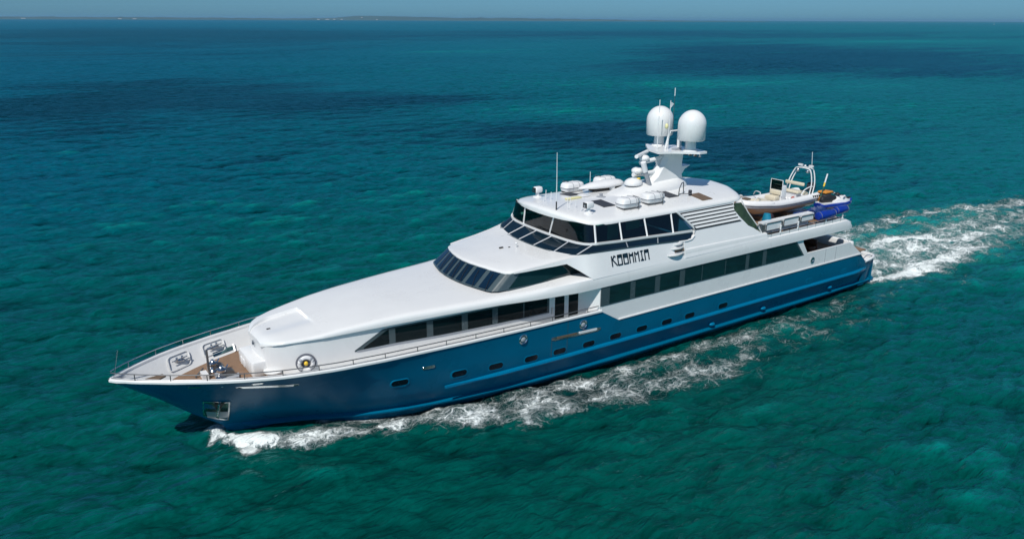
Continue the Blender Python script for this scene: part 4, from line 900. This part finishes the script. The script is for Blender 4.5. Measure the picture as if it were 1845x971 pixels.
for (cx_, cy_, m_, dx, dy) in ((24.2, -1.27, DARKGREY, .8, 1.2), (24.2, 1.5, DARKGREY, .75, .95), (28.75, -1.45, DARKGREY, .75, 1.2), (30.3, -2.6, BROWNH, .8, 1.05), (27.2, 2.6, DARKGREY, .6, .8)):
    b_ = MB(); zz = lambda y: rzf(y) + .035
    P_ = [(cx_ - dx / 2, cy_ - dy / 2), (cx_ + dx / 2, cy_ - dy / 2), (cx_ + dx / 2, cy_ + dy / 2), (cx_ - dx / 2, cy_ + dy / 2)]
    b_.add([(x, y, zz(y) - .06) for x, y in P_] + [(x, y, zz(y)) for x, y in P_], [(0, 1, 2, 3), (4, 5, 6, 7), (0, 1, 5, 4), (1, 2, 6, 5), (2, 3, 7, 6), (3, 0, 4, 7)]); b_.build('roof_hatch', m_, yacht, smooth=False)
MB().tube([(29.2, -1.95, 7.93), (29.25, -1.95, 8.35), (29.45, -1.9, 8.62), (29.75, -1.75, 8.62), (29.8, -1.75, 7.93)], .03, 6).tube([(29.2, -1.95, 8.05), (29.8, -2.3, 8.05)], .025, 6).build('ladder_rail', DARKRAIL, yacht)
MB().rbox((29.85, -2.2, 8.1), (.16, .16, .28), .03).build('vent_box', DARKGREY, yacht)
MB().rbox((24.4, .55, 7.98 + .1), (.5, .5, .06), .02).tube([(24.4, .55, 8), (24.45, .3, 8.25)], .015, 5).build('gps_mount', WHITE2, yacht)
MB().lathe((25.1, -.1, 8.0), [(.3, 0), (.28, .04), (.08, .08), (.1, .22), (.02, .25)], 14).build('roof_vent', GREY, yacht)
MB().lathe((26.9, 1.05, 8.0), [(.17, 0), (.17, .3), (.12, .36), (.02, .38)], 16).build('gps_dome', WHITE, yacht)

# ------------------------------------------------------------ boat deck rails and folding panels
R = [(33.7, -3.98, 5.95), (34.0, -4.0, 6.05), (34.2, -4.0, 5.98), (34.28, -4.0, 5.3)]
MB().tube(R, .03, 6).build('gate_rail', DARKRAIL, yacht)
for x0, x1, z0, z1 in ((34.5, 35.9, 5.56, 6.0), (36.1, 37.52, 5.62, 6.06), (37.74, 38.95, 5.66, 6.0)):
    lp = rr_loop(lambda a, z: (a, -4.02, z), x0, x1, z0, z1, .1)
    o = MB().prism([(p_[0], p_[2]) for p_ in lp], -3.98, -4.02).build('folding_panel', WHITE2, yacht, smooth=False)
    MB().tube([(p_[0], -4.03, p_[2]) for p_ in lp], .028, 5, closed=True).build('panel_frame', DARKRAIL, o)
MB().prism([(34.3, -3.96), (34.3, -3.55), (39.1, -3.5), (39.1, -3.94)], 5.96, 6.06, 'xy').build('side_bench', WHITE, yacht, smooth=False)
MB().prism([(34.3, 5.2), (34.3, 5.96), (39.1, 5.96), (39.1, 5.2)], -3.56, -3.6).build('bench_front', WHITE, yacht, smooth=False)
sr = MB().tube([(34.5, -4.12, 5.5), (38, -4.12, 5.5), (42.2, -4.12, 5.5)], .018, 5).build('side_rail', CHROME, yacht)
for x in np.arange(34.9, 42.3, .85): MB().tube([(x, -4.12, 5.15), (x, -4.12, 5.5)], .02, 5).build('stanchion', CHROME, sr)
for x in (35.75, 37.4, 40.2, 41.9): MB().tube([(x, -4.1, 5.3), (x, -4.1, 5.72)], .045, 6).ellipsoid((x, -4.1, 5.74), (.06, .06, .04)).build('rail_roller', WHITE2, yacht)
for x in (37.3, 39.6): MB().box((x, -1.0, 5.38), (.25, 1.5, .28)).build('tender_chock', BROWNH, yacht, smooth=False)
MB().tube([(42.2, -3.9, 5.3), (42.25, 0, 5.3), (42.2, 3.9, 5.3)], .03, 6).build('aft_rail', CHROME, yacht)
# ------------------------------------------------------------ tender
TL = (39.0, -1.0, 5.3)
td = thing('rigid_inflatable_tender', 'white rigid inflatable tender with cream seats and roll bar chocked on the boat deck', 'tender', TL)
def tubepath(sg, rise=0):
    P_ = []
    for x, y, z in ((42.5, .86, 6.32), (41.5, .9, 6.28), (40.2, .92, 6.25), (39, .92, 6.25), (38, .88, 6.27), (37.2, .76, 6.34), (36.5, .55, 6.38), (36.05, .3, 6.42), (35.9, 0, 6.44)): P_.append((x, -1 + sg * y, z))
    return P_
P_ = tubepath(-1) + tubepath(1)[::-1][1:]
# smooth the path
def cr(P, n=4):
    o = []; P = [Vector(p) for p in P]
    for i in range(len(P) - 1):
        p0, p1, p2, p3 = P[max(i - 1, 0)], P[i], P[i + 1], P[min(i + 2, len(P) - 1)]
        for k in range(n):
            t = k / n; o.append(.5 * ((2 * p1) + (p2 - p0) * t + (2 * p0 - 5 * p1 + 4 * p2 - p3) * t * t + (3 * p1 - p0 - 3 * p2 + p3) * t ** 3))
    o.append(P[-1]); return o
P_ = cr(P_)
def off(P, d, dz):
    o = []
    for i, q in enumerate(P):
        t = (P[min(i + 1, len(P) - 1)] - P[max(i - 1, 0)]).normalized(); nrm = Vector((t.y, -t.x, 0)).normalized()
        c_ = Vector((39.5, -1, 6.3)); nrm = nrm if nrm.dot(q - c_) > 0 else -nrm
        if abs(q.x - 36) > .8: nrm = Vector((nrm.x, math.copysign(abs(nrm.y), q.y + 1), 0)).normalized()
        o.append(q + nrm * d + Vector((0, 0, dz)))
    return o
def tb(name, m, mb, par=None, angle=38, smooth=True):
    o = mb.build(name, m, td if par is None else par, angle, smooth)
    for vtx in o.data.vertices: vtx.co -= Vector(TL)
    return o
tb('inflatable_tube', WHITE2, MB().tube(P_, .27, 12))
tb('rubbing_strake', TUBEG, MB().tube(off(P_, .25, -.02), .04, 6)); tb('rubbing_strake', TUBEG, MB().tube(off(P_, .22, -.15), .03, 6))
for k in range(4): tb('tube_patch', BLACK, MB().box((41.5 + k * .2, -2.1, 6.42), (.1, .1, .12)), smooth=False)
tb('registration_plate', GREY, MB().box((37.35, -2.0, 6.42), (.7, .03, .1), rz=-.18), smooth=False)
R = []
for x, hw, zk in ((35.95, .1, 6.4), (36.4, .4, 5.95), (37, .6, 5.62), (38, .75, 5.5), (40, .8, 5.47), (42.2, .8, 5.5)):
    zm = zk + (6.2 - zk) * .45; R.append([(x, -1 - hw, 6.2), (x, -1 - hw * .93, zm), (x, -1 - hw * .5, zk + .08), (x, -1, zk), (x, -1 + hw * .5, zk + .08), (x, -1 + hw * .93, zm), (x, -1 + hw, 6.2)])
tb('tender_hull', BEIGE, MB().grid(R, True, True), angle=25)
tb('inner_deck', NONSKID, MB().prism([(36.3, -1.3), (36.3, -.7), (37.2, -.35), (42.3, -.3), (42.3, -1.7), (37.2, -1.65)], 6.2, 6.24, 'xy'))
tb('bow_cushion', CREAM, MB().rbox((37.6, -1, 6.42), (.9, 1.0, .14), .05)); tb('bow_step', BROWNH, MB().box((36.25, -1, 6.72), (.35, .4, .1)), smooth=False)
tb('bow_rail', WHITE2, MB().tube(cr([(36.5, -1.45, 6.65), (36.7, -1.5, 6.9), (37.3, -1.2, 7.0), (37.6, -.6, 6.98), (37.9, -.2, 6.68)]), .03, 6))
con = tb('console', WHITE2, MB().rbox((39.35, -1.0, 6.75), (.5, .85, 1.0), .06))
sc_ = tb('windscreen', CLEAR2, MB().box((39.1, -1.0, 7.3), (.02, .85, .62)), con, smooth=False)
tb('screen_frame', WHITE2, MB().tube([(39.1, -1.45, 6.6), (39.1, -1.45, 7.62), (39.1, -.55, 7.62), (39.1, -.55, 6.6)], .03, 5), con)
tb('front_cushion', CREAM, MB().rbox((39.02, -1.0, 6.82), (.1, .8, .3), .04), con)
tb('front_seat', CREAM, MB().rbox((38.75, -1.0, 6.5), (.5, .8, .28), .06), con)
tb('steering_wheel', DARKRAIL, MB().tube([(39.68 + .05 * math.sin(a), -1 + .19 * math.cos(a), 7.1 + .19 * math.sin(a)) for a in np.linspace(0, 2 * math.pi, 14)[:-1]], .018, 5, closed=True), con)
tb('helm_seat', CREAM, MB().rbox((40.6, -1.0, 6.72), (.45, 1.4, .16), .06)); tb('seat_back', CREAM, MB().rbox((40.95, -1.0, 7.2), (.14, 1.45, .22), .06))
tb('seat_base', WHITE2, MB().box((40.7, -1, 6.45), (.5, 1.1, .42)), smooth=False)
tb('rear_seat', CREAM, MB().rbox((41.4, -1.0, 6.55), (.4, 1.3, .2), .06))
def arch(dx): return cr([(41.6 + dx, -1.78, 6.5), (41.75 + dx, -1.76, 7.2), (41.75 + dx, -1.6, 7.95), (41.72 + dx, -1.35, 8.12), (41.7 + dx, -.65, 8.12), (41.7 + dx, -.4, 7.95), (41.4 + dx, -.25, 7.2), (41.2 + dx, -.24, 6.5)])
rb_ = tb('roll_bar', WHITE2, MB().tube(arch(-.1), .04, 6).tube(arch(.22), .04, 6))
for t in (-.3, -.62 + .1): pass
for y in (-1.4, -.65): tb('flood_lamp', CHROME, MB().ellipsoid((41.6, y, 7.95), (.13, .13, .11)), rb_)
for y in (-1.55, -.75): tb('spot_lamp', WHITE2, MB().box((41.7, y, 8.3), (.12, .3, .12)), rb_, smooth=False)
tb('bar_light', WHITE2, MB().ellipsoid((41.7, -1.1, 8.25), (.07, .07, .09)), rb_)
tb('tender_aerial', WHITE2, MB().tube([(42.0, -1.4, 8.1), (41.85, -1.4, 9.2)], .02, 5), rb_)
tb('grab_rail', WHITE2, MB().tube(cr([(40.75, -1.72, 6.5), (40.95, -1.74, 6.82), (41.4, -1.76, 6.98), (41.8, -1.76, 7.0)]), .035, 6))
ob = tb('outboard_engine', DARKGREY, MB().rbox((42.75, -1, 6.75), (.5, .45, .6), .12)); tb('engine_leg', DARKRAIL, MB().box((42.85, -1, 6.1), (.2, .14, .8)), ob, smooth=False)
for k in range(3): tb('cargo_float', (WHITE2, RED, CHROME)[k], MB().ellipsoid((40.0 + .35 * k, -1.4, 6.36), (.13, .1, .08)))
# ------------------------------------------------------------ jet skis, covers and gear
JL = (42.8, -2.8, 5.72)
js = thing('jet_ski', 'white and blue jet ski with black seat at the aft end of the boat deck', 'jet ski', JL, math.radians(-12))
R = []
for x, hw, zt, zb2 in ((-1.35, .36, .28, 0.02), (-.9, .5, .3, -.03), (0, .55, .32, -.05), (.7, .5, .36, -.03), (1.15, .34, .42, .1), (1.45, .06, .45, .32)):
    R.append([(x, -hw * .6, zb2), (x, -hw, zt * .55), (x, -hw * .95, zt), (x, 0, zt + .06), (x, hw * .95, zt), (x, hw, zt * .55), (x, hw * .6, zb2)])
MB().grid(R, True, True).build('ski_hull', BLUEC, js, angle=30)
R = []
for x, hw, zt in ((-.3, .3, .5), (.1, .36, .68), (.5, .46, .76), (.95, .4, .62), (1.35, .06, .47)):
    R.append([(x, -hw, .3 + .06 * (x > 1)), (x, -hw * .8, zt * .85), (x, 0, zt), (x, hw * .8, zt * .85), (x, hw, .3 + .06 * (x > 1))])
MB().grid(R, True, True).build('ski_bonnet', WHITE2, js, angle=40)
MB().prism([(-1.2, -.4), (-1.2, .4), (1.1, .36), (1.1, -.36)], .3, .36, 'xy').build('ski_deck', WHITE2, js, smooth=False)
MB().rbox((-.55, 0, .55), (1.3, .36, .42), .16).build('ski_seat', BLACK, js)
hb_ = MB().tube([(.15, -.38, .85), (.2, 0, .8), (.15, .38, .85)], .03, 6).build('handlebar', BLACK, js)
MB().ellipsoid((.2, 0, .84), (.16, .16, .1)).build('bar_pad', BLACK, hb_)
for s_ in (-1, 1): MB().box((.75, s_ * .32, .62), (.5, .05, .1)).build('ski_stripe', BLACK, js, smooth=False)
for s_ in (-1, 1): MB().ellipsoid((.35, s_ * .45, .78), (.1, .05, .06)).build('mirror', WHITE2, js)
js2 = dup(js, (42.3, .9, 5.5), math.radians(-8), 'second jet ski farther across the deck behind the tender stern')
# dark helmet-like padded cover with orange top beside the ensign
sd_ = thing('folded_ensign_cover', 'dark navy padded cover with orange top piled behind the tender stern', 'cover', (42.55, -2.3, 6.15))
MB().rbox((0, 0, .22), (.75, .6, .5), .2).build('cover_body', DARKGREY, sd_); MB().rbox((0, .05, .5), (.8, .66, .12), .05).build('cover_top', ORANGE, sd_)
en = thing('ensign_staff', 'leaning flagstaff with white tip and furled yellow and green flag', 'flagstaff', (41.85, -2.3, 5.3))
MB().tube([(-.15, 0, 0), (.6, 0, 2.55)], .035, 8).build('staff', mat('staff_green', (.02, .1, .07), .4, noise=.2), en)
MB().tube([(.42, 0, 1.95), (.6, 0, 2.55)], .05, 8).build('staff_tip', WHITE2, en)
MB().tube([(.36, 0, 1.75), (.43, 0, 2.0)], .055, 8).build('gold_band', YELLOW, en)
R = []
for t in np.linspace(0, 1, 12):
    R.append([(.02 + t * .35 + .0, .05 * math.sin(9 * t) + k * .03, 1.05 + .3 * t - k * .11 - .25 * t * t) for k in range(5)])
MB().grid(R).build('furled_flag', ORANGE, en)
# blue padded rolls lashed to the rail
def roll(name, x0, x1, z, r, label):
    L0 = ((x0 + x1) / 2, -4.0, z); o = thing(name, label, 'fender', L0, 0, 'blue fenders lashed along the boat deck rail')
    h_ = (x1 - x0) / 2
    MB().lathe((0, 0, 0), [(.03, -h_), (r * .8, -h_ * .96), (r, -h_ * .85), (r * 1.03, 0), (r, h_ * .85), (r * .8, h_ * .96), (.03, h_)], 20, 'x').build('fender_body', BLUEC, o)
    for s_ in (-1, 1): MB().lathe((s_ * h_ * .88, 0, 0), [(r * 1.04, -.015), (r * 1.04, .015)], 16, 'x', cap=False).build('strap', GREY, o)
    return o
roll('fender', 39.4, 41.05, 5.78, .27, 'longest glossy blue fender lashed to the rail beside the white panels')
roll('fender', 41.15, 42.35, 5.9, .24, 'shorter blue fender at the aft corner of the boat deck rail')
R = []
for i, x in enumerate(np.linspace(40.3, 41.7, 12)):
    R.append([(x, -3.4 + .14 * k, 5.5 + .52 * math.sin(math.pi * k / 8) * (.75 + .25 * math.sin(i * 1.3 + k))) for k in range(9)])
tag(MB().grid(R, True, True).build('tarpaulin', BLUET, None, loc=(40.6, -2.9, 5.25)), 'crumpled blue tarpaulin heaped under the tender stern', 'tarpaulin')
tag(MB().rbox((38.9, -3.1, 6.0 - .15), (.9, .5, .2), .08).build('folded_tarpaulin', BLUET, None, loc=(38.9, -3.1, 5.7)), 'dark blue folded cloth lying inboard of the white bench', 'cloth')
bk = thing('bucket_bag', 'turquoise tapered bag standing by the tender keel', 'bag', (35.35, -3.35, 5.25))
MB().lathe((0, 0, 0), [(.28, 0), (.32, .1), (.27, .8), (.2, 1.12), (.02, 1.15)], 18).build('bag_body', TURQ, bk)
MB().tube([(.24, -.1, .75), (.4, -.1, .7), (.42, -.1, .3)], .035, 6).build('bag_handle', WHITE2, bk)
bk2 = thing('backpack', 'dark brown backpack leaning next to the turquoise bag', 'bag', (35.95, -3.1, 5.25))
MB().rbox((0, 0, .5), (.5, .42, 1.0), .18, top=.8).build('pack_body', mat('dark_brown_nylon', (.03, .015, .02), .7, noise=.2), bk2); MB().rbox((0, -.22, .35), (.32, .12, .4), .05).build('pack_pocket', BLACK, bk2)
tag(MB().box((0, 0, .35), (.35, .3, .7)).build('deck_box', WHITE2, None, smooth=False), 'small white box on the deck just ahead of the tender bow', 'box').location = (34.9, -.3, 6.05)

# ------------------------------------------------------------ life rafts on the hardtop
RL0 = (25.03, -2.38, 7.86)
raft = thing('life_raft_canister', 'white life raft canister on the near side of the roof, forward of its twin', 'life raft', RL0, 0, 'life raft canisters strapped on the roof')
R = []
for z, kx, ky in ((.1, .86, .84), (.13, .95, .95), (.28, 1, 1), (.31, 1.03, 1.03), (.34, 1, 1), (.5, .96, .95), (.57, .86, .82), (.59, .6, .6)):
    ring = []
    for k in range(24):
        a = 2 * math.pi * k / 24; ca, sa = math.cos(a), math.sin(a); e = .45
        ring.append((.68 * kx * math.copysign(abs(ca) ** e, ca), .38 * ky * math.copysign(abs(sa) ** e, sa), z))
    R.append(ring)
MB().grid(R, True, True).build('canister', WHITE2, raft, angle=50)
MB().grid([[(.70 * math.copysign(abs(math.cos(a)) ** .45, math.cos(a)), .4 * math.copysign(abs(math.sin(a)) ** .45, math.sin(a)), z) for a in np.linspace(0, 2 * math.pi, 25)[:-1]] for z in (.295, .325)], True).build('seam', TUBEG, raft)
for x in (-.22, .22): MB().tube([(x, -.42, .1), (x, -.4, .5), (x, -.3, .6), (x, .3, .6), (x, .4, .5), (x, .42, .1)], .014, 5).build('strap', GREY, raft)
MB().box((0, -.25, .05), (1.1, .08, .1)).box((0, .25, .05), (1.1, .08, .1)).build('cradle', DARKRAIL, raft, smooth=False)
MB().tube([(.3, -.48, 0), (.3, -.48, .62), (.3, 0, .64)], .02, 5).build('cradle_post', DARKRAIL, raft)
dup(raft, (26.85, -2.3, 7.88), 0, 'white life raft canister on the near side of the roof, aft of its twin')
dup(raft, (25.03, 2.38, 7.86), math.pi, 'white life raft canister on the far side, nearest the tall white whip aerial')
dup(raft, (27.6, 2.55, 7.88), math.pi, 'white life raft canister half hidden behind the long covered dinghy')
kd = thing('covered_dinghy', 'long tapered white covered dinghy lying on the far side of the roof', 'dinghy', (26.3, 1.35, 8.02))
R = []
for t in np.linspace(0, 1, 14):
    x = -1.65 + 3.3 * t; s_ = float(I(t, [0, .1, .3, .6, .9, 1], [.08, .42, .8, 1, .85, .3]))
    R.append([(x, .52 * s_ * math.cos(2 * math.pi * k / 14), .26 + .3 * s_ * math.sin(2 * math.pi * k / 14) * (1 if math.sin(2 * math.pi * k / 14) > 0 else .5)) for k in range(14)])
MB().grid(R, True, True).build('dinghy_cover', WHITE2, kd, angle=60); MB().box((.4, 0, .05), (2.2, .5, .1)).build('dinghy_cradle', BLACK, kd, smooth=False)
tag(MB().rbox((0, 0, .1), (1.0, .3, .06), .03).box((-.3, 0, .03), (.08, .2, .1)).box((.3, 0, .03), (.08, .2, .1)).build('rescue_board', PALEY, None), 'small pale yellow board lying on the roof behind the thin aerials', 'board').location = (23.5, .35, 7.98)
# life ring on the house side
lr = thing('life_ring', 'white life ring with yellow light hung on the house side near the bow', 'life ring', (7.22, -(W(7.22) + .02), 3.38), math.radians(-14))
MB().lathe((0, 0, 0), [(.39, .02), (.43, .0), (.43, -.03), (.38, -.03)], 28, 'y').build('ring_recess', TUBEG, lr)
MB().tube([(.28 * math.cos(a), -.1, .28 * math.sin(a)) for a in np.linspace(0, 2 * math.pi, 30)[:-1]], .085, 8, closed=True).build('ring', WHITE2, lr)
for a in (.8, 2.4, 3.9, 5.5): MB().ellipsoid((.28 * math.cos(a), -.1, .28 * math.sin(a)), (.1, .1, .1)).build('ring_band', GREY, lr)
MB().ellipsoid((0, -.12, .02), (.09, .08, .1)).build('ring_light', YELLOW, lr)
MB().lathe((0, 0, 0), [(.25, -.02), (.01, -.03)], 20, 'y').build('ring_backing', CHROME, lr)
# cockpit furniture
tb1 = thing('cockpit_table', 'grey topped octagonal dining table in the shaded aft cockpit', 'table', (39.9, -.8, 2.72))
MB().prism([(-.9, -.5), (-.5, -.9), (.5, -.9), (.9, -.5), (.9, .5), (.5, .9), (-.5, .9), (-.9, .5)], .72, .78, 'xy').build('table_top', GREY, tb1); MB().box((0, 0, .36), (.4, .4, .72)).build('table_base', BROWN, tb1, smooth=False)
tb2 = thing('cockpit_sofa', 'dark brown wooden sofa behind the cockpit table', 'sofa', (41.3, -1.2, 2.72))
MB().rbox((0, 0, .25), (.7, 3.0, .45), .08).build('sofa_seat', BROWN, tb2); MB().rbox((.4, 0, .5), (.2, 3.0, .8), .08).build('sofa_back', BROWN, tb2)
